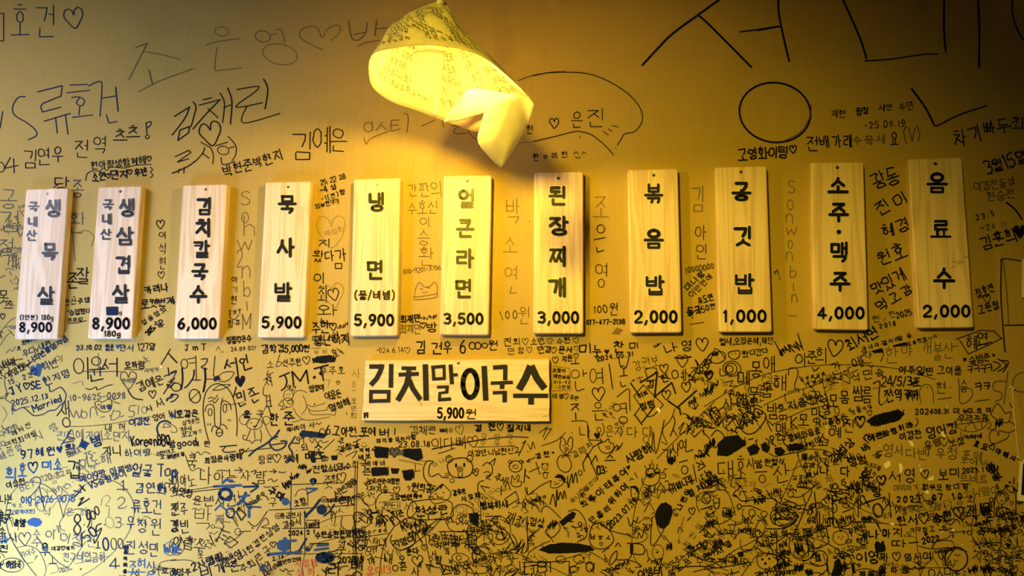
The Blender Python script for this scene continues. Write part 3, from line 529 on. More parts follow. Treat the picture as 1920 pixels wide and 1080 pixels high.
# ---------------------------------------------------------------- the writing on the wall
# t/v x1 y1 x2 y2 height width colour text : glyph centres run from the first to the last point (t leans with the line, v stays upright)
# g x y w h width colour glyph | p/l width colour points : smooth / straight pen line | f colour points : inked-in shape
# h x y size lean width colour : heart | H x y size lean colour : filled heart | o x y rx ry lean width colour : oval | d x y r colour : dot
# s width colour points : zigzag scribble inside a quad
GRAF = """
@U1
l 5 n 0,75 20,75 20,230 0,230
g 112 118 100 180 5 n 호
g 255 120 115 180 5 n 건
h 415 103 120 8 5 n
l 4 c 762,268 828,243 725,447
l 4 c 805,290 900,305 1015,335
l 6 c 838,395 857,472
p 4 c 778,517 900,455 1083,388
o 1247 177 38 26 -8 4 c
p 4 c 1158,253 1230,233 1348,217
p 4 c 1222,265 1212,330 1210,392 1240,395 1360,382
o 1478 205 43 31 -10 5 c
p 4 c 1553,170 1580,164 1592,200 1602,236
l 4 c 1522,196 1560,190
o 1575 305 98 57 -12 4 c
p 4 c 1815,280 1740,245 1690,212 1690,175 1735,150 1785,158 1812,212 1840,165 1885,143 1915,152 1905,190 1860,230
p 6 n 140,543 100,550 70,605 85,650 150,690 198,730 205,762 158,786
l 6 n 15,628 0,720
l 6 n 210,517 350,482 343,540 240,582 228,600 238,630 342,603
l 6 n 248,682 395,638
l 6 n 312,660 322,748
l 6 n 368,648 382,755
l 5 n 392,478 490,475
l 5 n 375,522 502,508
p 5 n 402,550 440,545 475,565 460,595 430,580 450,545
l 5 n 448,600 444,645
l 5 n 408,660 520,647
p 5 n 498,484 565,458 572,520 562,655
l 5 n 572,553 650,540
l 6 n 650,490 664,625
l 5 n 598,645 612,692 658,684
o 4 940 20 28 10 5 k
l 5 k 58,886 25,947 102,930
l 5 k 76,892 80,972
g 168 893 78 105 5 k 김
g 246 880 72 95 5 k 연
g 325 868 58 90 5 k 우
g 460 838 85 98 5 k 전
g 562 815 78 100 5 k 역
g 675 768 75 78 6 k 츠
g 747 748 72 78 6 k 츠
l 5 k 822,692 826,752
p 5 k 820,692 850,685 845,705 826,722
o 828 770 10 11 0 5 k
l 6 k 980,655 1066,602
p 6 k 1066,602 1040,665 968,760
p 6 k 1086,574 1102,600 1092,650 1075,712
l 6 k 1012,732 1066,712 1060,748 1000,790 1012,732
l 5 k 1140,562 1190,550
l 5 k 1120,592 1240,560
p 6 k 1232,566 1160,640 1085,726
l 5 k 1170,612 1226,662
p 5 k 1238,524 1262,580 1252,690
p 6 k 1280,496 1304,570 1296,698
l 5 k 1258,606 1296,590
p 5 k 1332,505 1400,492 1456,488 1430,520 1340,584 1342,604 1476,578
p 6 k 1483,445 1505,495 1500,560 1490,612
p 5 k 1388,600 1360,660 1368,690 1430,682 1575,638
h 1186 754 140 12 6 k
l 5 k 1130,800 1180,828
l 5 k 985,882 1062,846 1074,858 998,912 1062,893
p 6 k 968,975 1050,940 1112,896
l 5 k 1010,950 1002,972
l 5 k 1036,940 1034,974
p 5 k 1152,830 1140,862 1114,892
l 5 k 1138,862 1176,890
p 5 k 1184,830 1200,870 1196,922
l 5 k 1212,820 1280,800
o 1256 846 32 24 -10 5 k
p 5 k 1284,768 1326,820 1325,870 1305,905
l 5 k 1290,832 1318,826
p 5 k 1244,886 1255,926 1322,908
t 1280 962 1560 880 62 5 k 박현준박현지
t 530 932 800 902 42 4 k 현아평생함께해
h 838 893 30 5 4 k
t 535 996 575 990 52 6 k 소연
h 607 990 28 5 5 k
t 645 985 695 980 48 6 k 민지
h 730 968 30 5 5 k
t 772 972 810 966 48 6 k 우빈
p 4 k 520,958 560,962 580,945 600,958 625,940 700,945 760,930 850,925
p 4 k 482,1015 490,978 520,960
p 4 k 845,940 858,955 846,968 860,985 846,1000
@N
g 566 274 40 54 1.9 k 김
g 604 262 36 50 1.9 k 예
g 634 262 32 44 1.7 k 은
o 1453 211 67 56 -8 3.6 k
p 1.4 g 1521,195 1518,220 1500,248 1470,264
t 1392 290 1468 286 21 2.2 k 고영화이팅
h 1487 280 15 5 2 k
@U0
p 5 c 45,128 50,170 65,235 105,245 150,200 157,140
l 5 c 75,212 152,198
l 6 c 216,125 205,220
l 5 c 216,177 285,170
p 5 c 100,283 150,262 235,248
o 165 780 27 28 0 5 c
l 5 c 188,745 192,802
p 5 c 140,845 152,885 170,860 215,835 295,805
p 5 c 250,750 235,775 212,802
l 5 c 246,768 276,796
p 5 c 308,738 304,800 330,800 362,790
l 5 c 305,738 355,736
l 5 c 305,770 350,766
p 5 c 385,695 405,705 410,740 402,812
l 5 c 490,775 575,738
l 5 c 622,745 628,782
p 5 c 680,775 735,770 695,795 700,820 775,818
p 4 c 775,785 795,830 842,865
p 4 k 1085,495 1180,462 1290,443 1375,440
p 3 c 1090,878 1200,865 1375,820
g 1157 795 40 52 5 k 헌
h 1307 757 64 0 6 k
@U2
p 5 k 0,452 80,435 200,430 330,440 450,485 560,555 625,625 650,690 640,740 600,785 545,797 525,825 500,865
p 5 k 478,922 420,860 350,805 290,785 240,785 120,815 0,843
g 260 713 66 96 5 k 은
g 370 702 104 108 5 k 진
l 4 k 415,782 447,805
l 4 k 447,768 468,782
l 4 k 470,748 508,757
t 15 940 48 938 44 4 k 한
h 72 935 22 0 4 k
t 125 930 185 920 36 4 k 리헌
p 4 k 240,918 255,904 270,920
p 4 k 290,917 301,905 312,915
p 4 k 250,933 265,942 282,934
d 278 818 4 k
d 491 880 3 k
p 12 k 1105,0 980,90 830,200 740,290 650,388
p 11 k 985,92 1050,150 1170,270 1298,400
l 8 k 1230,190 1340,176 1461,156
@U3
p 11 k 125,0 128,80 160,240 190,365
l 8 k 0,182 140,157
p 11 k 510,0 570,130 620,250 650,348
p 7 k 640,363 800,352 980,325 1075,323
p 11 k 1112,0 1112,180 1122,303
p 11 k 1315,0 1322,180 1320,400
p 8 k 1520,0 1520,80 1550,180 1588,240
p 11 k 920,530 1000,640 1052,742
p 8 k 1052,746 1080,745 1200,685 1365,630
t 462 678 505 678 42 4 k 재현
t 605 662 645 660 42 5 k 평창
t 742 642 785 640 40 4 k 세면
t 862 635 908 630 48 4 k 수민
t 645 747 868 735 36 4 k -25.09.19
t 330 855 540 838 78 6 k 전배가래
t 595 835 735 830 52 6 c 수육세
g 815 825 45 80 6 k 요
t 880 802 960 800 85 5 g (V)
t 1205 822 1290 798 95 6 k 차기
t 1380 762 1465 748 80 6 k 빠두
g 1552 735 80 75 6 k 최
@M1
g 52 140 100 120 5 g 공
g 60 278 125 135 5 g 검
g 38 428 95 85 5 g 정
g 62 522 95 95 5 g 개
g 22 740 60 80 5 k 못
g 52 795 50 60 5 k 즈
h 16 862 36 0 4 k
l 4 g 0,625 30,610
p 3 g 0,960 60,890 95,870
p 3 g 0,1040 40,980 70,960
g 378 50 95 90 6 k 당
g 475 75 75 110 6 g 종
l 6 k 330,70 365,45
g 470 288 95 130 5 g 환
p 3 g 470,350 530,335 575,370 560,430
l 3 g 442,320 460,520
g 447 642 72 96 7 k 존
g 508 612 76 100 7 k 잘
t 408 775 535 762 34 4 k 진신주댑
t 440 838 540 828 32 4 k 습열했다
d 418 828 5 k
d 455 742 5 k
d 540 750 5 k
t 420 884 500 880 20 3 k 25.01.02
l 4 k 420,905 470,902 530,888
h 985 298 56 4 5 k
g 996 362 44 42 4 k 이
g 998 445 44 66 4 k 석
g 997 535 40 72 4 k 현
h 990 608 46 6 4 k
t 908 702 1010 684 48 6 k 카리나
t 890 790 1045 768 48 6 k 로켓번지
p 4 k 1045,765 1065,760 1050,782 1060,750 1072,780 1045,765
t 885 895 1000 822 32 4 k 일용암와
t 905 965 935 935 28 5 k 2025
g 985 905 42 45 5 k 옹
t 950 930 955 905 20 4 k oㅈ
g 1437 635 34 34 4 k 이
g 1440 697 34 34 3 c 기
g 1435 762 34 50 4 k 현
p 4 k 1410,840 1412,870 1440,880 1465,850
t 1412 840 1470 830 26 4 k TㅠT
g 1414 908 32 46 4 k 힝
g 1458 900 32 34 4 k 큐
@M2
g 97 163 66 82 4 c S
g 93 258 48 108 4 c o
g 118 330 80 120 4 c h
g 92 420 84 110 4 c w
g 62 522 36 100 4 c 2
g 100 580 60 118 4 c n
g 105 703 48 92 4 c b
l 4 c 102,780 107,832
l 5 c 80,945 78,855 100,920 128,850 122,940
t 552 70 682 34 28 4 k 25 22 28
t 550 115 620 96 30 5 k -4 성
t 555 168 672 130 28 4 k -1(진)행
t 525 212 640 184 30 4 k 외부찬ㅋㅋ
h 605 365 200 0 3 q
t 580 375 665 352 36 3 q 지석희
g 565 432 70 48 5 k 지
t 528 512 662 500 66 5 k 왔다가
g 650 568 46 36 5 k ㅁ
g 533 640 66 62 5 k 이
g 556 735 60 96 5 k 최
h 622 738 74 14 5 k
h 620 745 150 10 3 q
g 582 855 118 112 5 k 완
t 515 935 568 930 72 6 k 주한
h 618 932 46 10 5 k
s 4 k 640,925 705,900 712,925 645,950
t 530 1012 690 1000 68 5 k 멍난하지
t 1092 122 1232 110 80 4 c 간판의
t 1088 225 1212 220 72 4 c 수호신
g 1162 305 62 58 4 c 이
g 1158 395 70 98 4 c 승
g 1172 512 86 106 4 c 환
t 1045 602 1250 576 26 3 c 010-9201-3706
p 4 c 1105,735 1112,695 1135,665 1160,692 1195,688 1225,664 1240,700 1232,738
p 4 c 1100,745 1112,768 1225,756 1240,735 1210,738 1120,752 1100,745
l 4 c 1138,702 1152,706
l 4 c 1178,696 1192,700
p 3 c 1150,722 1165,728 1180,720
t 1038 884 1118 878 46 6 k 최재민
s 5 k 1138,868 1235,852 1238,885 1142,890
t 1036 945 1120 942 52 5 c 최재민
h 1152 922 36 6 5 k
g 1205 932 64 56 6 k 방
@M3
g 128 265 84 140 4 c 박
l 3 c 222,318 225,332
g 112 458 76 102 4 c 소
g 118 622 80 76 4 c 여
l 4 c 122,702 112,740 150,738
t 62 870 140 862 44 4 c 100
g 195 868 60 100 4 c 원
g 636 240 92 128 4 c 조
o 637 368 22 24 0 5 k
l 5 k 598,430 662,418
l 5 k 612,475 618,502 655,492
g 642 605 80 78 4 k 여
o 640 682 18 24 0 5 k
t 602 835 662 830 40 4 k 100
g 712 832 46 70 5 k 원
t 562 908 768 904 26 5 k 017-477-2138
f x 700,975 730,935 768,955 742,980
g 1198 195 72 150 4 g 김
g 1213 388 68 80 4 k 아
g 1218 500 66 86 4 k 인
t 1130 608 1282 582 30 4 g 10000000
t 1142 702 1215 632 40 5 k 미나랑
t 1165 742 1262 650 36 4 k 이민연애
t 1212 782 1272 764 42 5 k 유도연
t 1228 832 1284 816 32 4 k 50원
t 1155 842 1198 838 46 7 k 동국
d 1168 882 5 k
l 4 k 1155,920 1232,908
l 4 k 1642,630 1658,602 1664,625
@M4
g 125 200 46 66 3 g S
g 118 278 38 90 3 g o
g 113 352 44 84 3 g n
g 124 420 60 72 3 g w
g 118 492 28 72 3 g o
g 113 553 42 80 3 g n
g 133 650 40 62 3 g b
l 3 g 134,715 137,755
g 140 778 36 76 3 g n
l 3 g 108,886 152,888
l 4 g 30,655 48,646 64,695
t 588 165 662 142 84 6 k 광동
t 608 308 700 270 74 6 k 진이
t 640 432 716 404 66 6 k 혜경
t 618 578 696 546 78 6 k 원호
t 580 738 696 674 66 6 k 맛있게
t 605 832 738 748 52 6 k 먹고감
t 575 905 660 878 34 4 g 원,찬
t 690 885 756 868 28 4 k 2025
t 600 942 672 928 24 4 k 2018
t 1172 98 1345 42 72 6 k 3월15일
t 1115 202 1205 185 48 4 g 이경찬
t 1250 178 1295 170 48 4 g 동샘
t 1188 250 1292 234 50 4 g 현승찬
p 8 k 1270,283 1318,322 1352,372
t 1115 362 1195 342 28 4 k 23.5
t 1142 418 1265 400 26 4 g ~24 !!
t 1162 498 1290 464 72 6 k 김훈희
H 1342 440 76 0 k
p 5 k 1238,590 1262,583 1350,594
p 6 k 1243,585 1240,770 1250,930 1262,1080
p 4 g 1252,590 1272,770 1282,930
p 6 k 1262,938 1364,936
t 1122 768 1188 738 48 5 k 정호진
h 1168 798 42 10 4 k
t 1135 852 1212 830 46 5 k 고윤정
@A
p 5 g 55,150 85,120 110,135 135,95
g 165 112 36 40 5 k 흐
t 205 60 300 25 30 6 n 오이나대
t 225 148 420 72 58 6 n 우디v내련
t 275 215 565 30 52 7 n 너의반뽕엄지명
t 15 255 112 222 70 6 k 네비정
t 78 340 240 252 56 6 k 개망했누
t 80 408 262 345 40 6 n 15.X2건
H 325 305 120 20 b
h 300 320 60 30 6 k
t 398 268 470 245 70 6 n 학번
t 415 395 578 335 72 6 n 한지명
g 515 200 70 60 4 c 이
p 5 g 45,340 40,420 60,500 50,560 110,600 100,650
t 108 485 168 460 72 9 n JY
h 232 442 60 0 9 n
t 288 435 335 425 66 9 n SE
t 115 590 405 530 46 6 n 2025.12.13
t 308 635 520 552 58 7 n Married
p 7 n 385,360 400,420 430,440 445,490 520,455 548,462 582,520 560,590 532,605 490,650 430,660 380,690 300,702 250,665 200,630 130,660 110,640
p 5 b 110,690 105,620 140,655 190,630 260,625
t 685 103 880 98 42 6 n 23.10.02
t 945 102 985 105 48 7 n 월호
H 1037 95 44 0 b
t 1082 105 1148 108 52 6 n 민서
t 1225 95 1340 90 58 6 k 127일
o 692 265 44 66 5 8 k
l 9 k 770,190 775,380
o 846 222 40 36 0 8 k
l 3 n 865,155 866,300
l 9 k 790,298 925,290
l 8 n 828,305 832,345
l 9 n 880,270 882,352
l 9 k 798,345 806,400 908,378
p 9 k 936,205 920,245 900,285
l 9 k 922,245 952,287
l 8 k 962,246 1026,245
l 9 k 1030,195 1030,355
p 4 n 720,312 850,318 1000,312 1100,318
p 6 k 755,462 795,472 845,450 858,475 940,440 990,430
t 1125 255 1245 255 58 7 k 모하람
l 5 k 1090,295 1255,297
t 1288 305 1375 298 40 5 g 시키거
t 1285 205 1310 200 50 5 g 노
h 1130 390 160 0 5 k
t 1090 398 1172 390 42 5 g 은여명
t 1240 440 1400 388 88 7 k 김예은
h 1342 515 72 4 7 k
p 9 k 1125,475 1175,545 1255,562
t 620 548 1088 522 50 6 g 10-9625-0098
p 5 k 835,590 870,572 900,582 962,555 985,590 968,655 910,670 860,640 835,590
p 5 k 860,598 872,610 888,600
l 5 k 990,565 1050,545
l 5 k 1000,580 1055,598
t 905 632 958 622 40 6 n 어명
p 5 g 612,650 650,720 668,660 700,722 720,645
o 740 695 26 30 0 6 g
p 6 g 795,720 798,640 835,630 858,700
l 6 g 885,718 920,710
d 968 703 6 g
p 6 g 1000,650 975,738 1040,720 1055,670 1010,660
l 6 g 1060,712 1092,702
p 6 g 1200,612 1145,618 1140,660 1180,668 1172,710 1132,712
l 5 g 1222,612 1215,690
o 1270 652 22 30 10 6 g
t 1312 640 1405 590 64 7 k 서서
p 9 k 555,588 545,640 502,702
l 8 k 540,648 568,688
l 8 k 572,575 582,690
l 8 k 600,570 610,718
l 7 k 580,640 606,630
o 584 762 33 42 15 9 k
p 4 k 583,797 750,795 1000,770 1330,708
t 1165 762 1290 750 62 8 n 이경찬
t 1370 718 1425 708 58 6 k 잉어
g 1520 688 70 74 8 n 낚
t 955 805 1072 800 58 6 k 내꺼
t 535 880 700 870 86 5 g 진집예
t 785 878 1105 880 86 5 g 지이소민지
p 9 n 625,825 590,890 540,958
l 8 n 590,885 660,905
l 8 n 560,940 650,925
t 205 1045 445 1012 70 9 n 97혜원
H 525 1000 66 8 n
t 620 990 850 925 92 11 n 환수병
d 740 960 32 n
t 1170 920 1480 918 88 9 k KoreanBBQ
p 14 n 1395,870 1382,815 1405,765 1460,748 1500,768
p 5 n 1440,800 1450,770 1480,780 1500,800 1430,805
t 1130 1032 1290 1022 66 6 n 하이링
t 1315 1020 1400 1045 30 6 k !....
t 945 1015 1030 1010 90 7 k 지니
t 1400 1040 1520 1010 40 5 k 여전이코
t 1430 1065 1540 1060 36 6 k 오영훈
t 15 862 130 805 54 5 g 다래2회
t 125 852 245 790 46 5 k 레사진
t 70 955 295 862 50 5 k 민혁화이팅
t 335 880 470 800 76 4 g 시랑
t 20 1060 160 985 60 5 g 해란영
t 15 960 20 965 70 5 g 오
t 1500 420 1560 470 70 7 k 정
p 9 k 1420,248 1470,165 1500,115
l 9 k 1480,150 1560,235
l 9 k 1480,280 1490,350
l 9 n 1445,355 1550,315
p 9 k 1440,510 1500,420 1540,370
s 8 n 1450,560 1530,490 1540,530 1470,580
p 3 g 20,620 60,690 20,760
p 3 g 640,420 720,400 730,440
t 600 1045 700 1000 50 4 g 08BOE
t 760 1060 830 1030 60 5 g JS-
@B
g 96 185 92 112 13 b 희
g 196 150 72 118 12 b 호
h 290 125 96 4 11 b
g 410 105 84 74 12 b 미
g 506 95 64 104 12 b 소
t 372 222 600 168 52 5 c ?20X8교피
t 78 282 192 252 60 6 k 이상현
t 190 300 290 270 60 5 g BET
g 655 140 115 158 11 k 겹
h 697 130 58 6 5 g
t 738 90 930 42 84 6 g 이노해
t 1205 145 1300 152 108 8 n 얼굴
t 1415 150 1540 150 110 8 n Top
t 728 222 1130 125 62 7 n 예이9짱 아찌쌈
t 800 278 1075 180 58 7 n VS승형쟁이
g 1085 285 60 90 7 n 1
l 7 n 1030,318 1125,318
t 1230 300 1420 315 95 7 n 김연외
s 6 n 1380,270 1430,250 1445,330 1390,340
t 1480 290 1540 380 100 6 k 짓
g 1070 435 68 92 7 g 2
d 1112 468 5 g
t 1200 460 1380 472 115 7 n 류호건
g 1040 610 64 95 7 g 3
d 1085 630 5 g
g 1150 610 66 115 7 n 우
g 1250 640 80 120 7 n 정
g 1372 650 85 145 7 n 원
g 1150 830 82 120 7 n 진
g 1262 830 85 110 7 n 성
g 1352 850 75 120 7 n 민
s 10 n 1085,820 1120,795 1140,850 1095,860
g 1005 970 92 92 8 n 4
g 1168 1000 80 110 8 b 조
g 1245 990 80 120 8 b 현
g 1330 1010 82 120 8 b 상
l 6 k 1385,1018 1530,1015
g 1530 500 50 100 8 k 진
g 1530 640 60 110 8 k 경
l 7 k 862,775 862,832
l 6 k 840,835 885,835
o 930 800 24 54 5 13 n
o 1000 798 24 50 5 6 k
o 1060 795 22 44 8 7 k
t 1105 870 1100 1040 30 8 k 혼자리용
l 11 k 738,285 690,350 655,385
l 9 n 650,330 715,345
l 10 k 700,280 748,330
l 11 k 705,405 735,390 690,462 785,400
g 680 625 75 170 10 k 8
d 740 630 6 k
g 778 575 40 150 10 k 9
o 818 545 18 38 15 9 k
o 852 505 18 38 15 9 k
g 718 765 30 120 9 k 1
t 760 735 815 690 85 9 n 50
p 9 k 890,620 850,640 850,690 890,660 880,700 835,790 825,760
d 920 630 6 k
p 4 n 60,640 50,520 80,400 150,300 250,258 350,262 440,310 510,400 555,560
p 4 n 555,570 590,450 680,330 800,250 930,230 1050,270 1150,380 1180,480 1170,600 1120,720 1010,860 850,1000 720,1080
p 4 n 60,640 90,740 160,860 240,980 320,1080
p 4 n 515,700 530,600 600,520 690,490 760,510 800,570 805,650
p 4 n 750,780 650,930 580,1000 430,880 320,730
p 3 g 310,350 340,320 380,310 420,380 380,500 330,490 310,400 310,350
p 3 g 470,330 520,300 545,320 530,380 440,500
p 7 n 265,240 310,210 352,222 345,290 230,420
p 7 n 345,290 365,380 390,490
t 200 412 640 395 56 7 b 010-2026-3078
t 120 462 320 445 34 4 g 가조 싶은
t 115 520 300 510 34 5 b (10개이천)
t 410 520 740 520 70 4 g 석=온해
t 145 615 200 618 60 9 k 홍방
f b 240,590 290,565 350,575 372,605 355,638 315,652 290,640 250,630
h 217 755 118 4 6 n
g 325 778 92 90 7 g 수
g 322 700 60 60 6 g 스
g 438 715 84 84 7 g 이
o 395 815 20 22 0 12 n
g 397 860 76 90 8 n 우
t 570 750 680 765 95 6 g 이장
g 800 780 70 90 5 g 전
t 580 912 900 915 84 6 g 친구비입금하
t 470 842 640 832 34 5 k 미경♡방희
t 200 892 290 868 56 4 g 차이주
p 4 k 300,920 330,900 305,940
l 4 k 240,970 290,960
p 4 n 150,830 250,815 330,850 380,930 405,1020 390,1080
p 4 n 120,800 170,880 220,960
o 105 985 104 62 0 6 k
t 75 985 165 980 58 8 k 어렴국
t 530 1028 622 1020 34 4 g 2021~
d 712 1020 7 k
p 3 g 660,975 800,945 960,905
p 3 g 410,1000 450,975 500,985 510,1040 440,1060
p 6 k 430,970 500,968
l 6 k 460,910 464,970
g 28 405 60 80 7 k 나
g 82 400 50 80 7 k 본
t 15 545 80 530 60 8 k 은구
g 20 680 60 60 8 k 소
g 30 840 80 60 9 k 친
s 9 b 0,770 60,740 70,790 10,800
t 20 750 110 740 80 7 n 박사
p 3 g 890,460 900,400 940,370 970,400 930,460 960,470 955,560
o 965 610 35 50 20 3 g
o 1500 840 55 60 0 5 b
t 1470 840 1540 840 60 12 b WW
p 5 k 1400,1080 1395,1020 1420,960 1550,935
t 1450 1040 1540 1040 50 8 k 으엄
"""
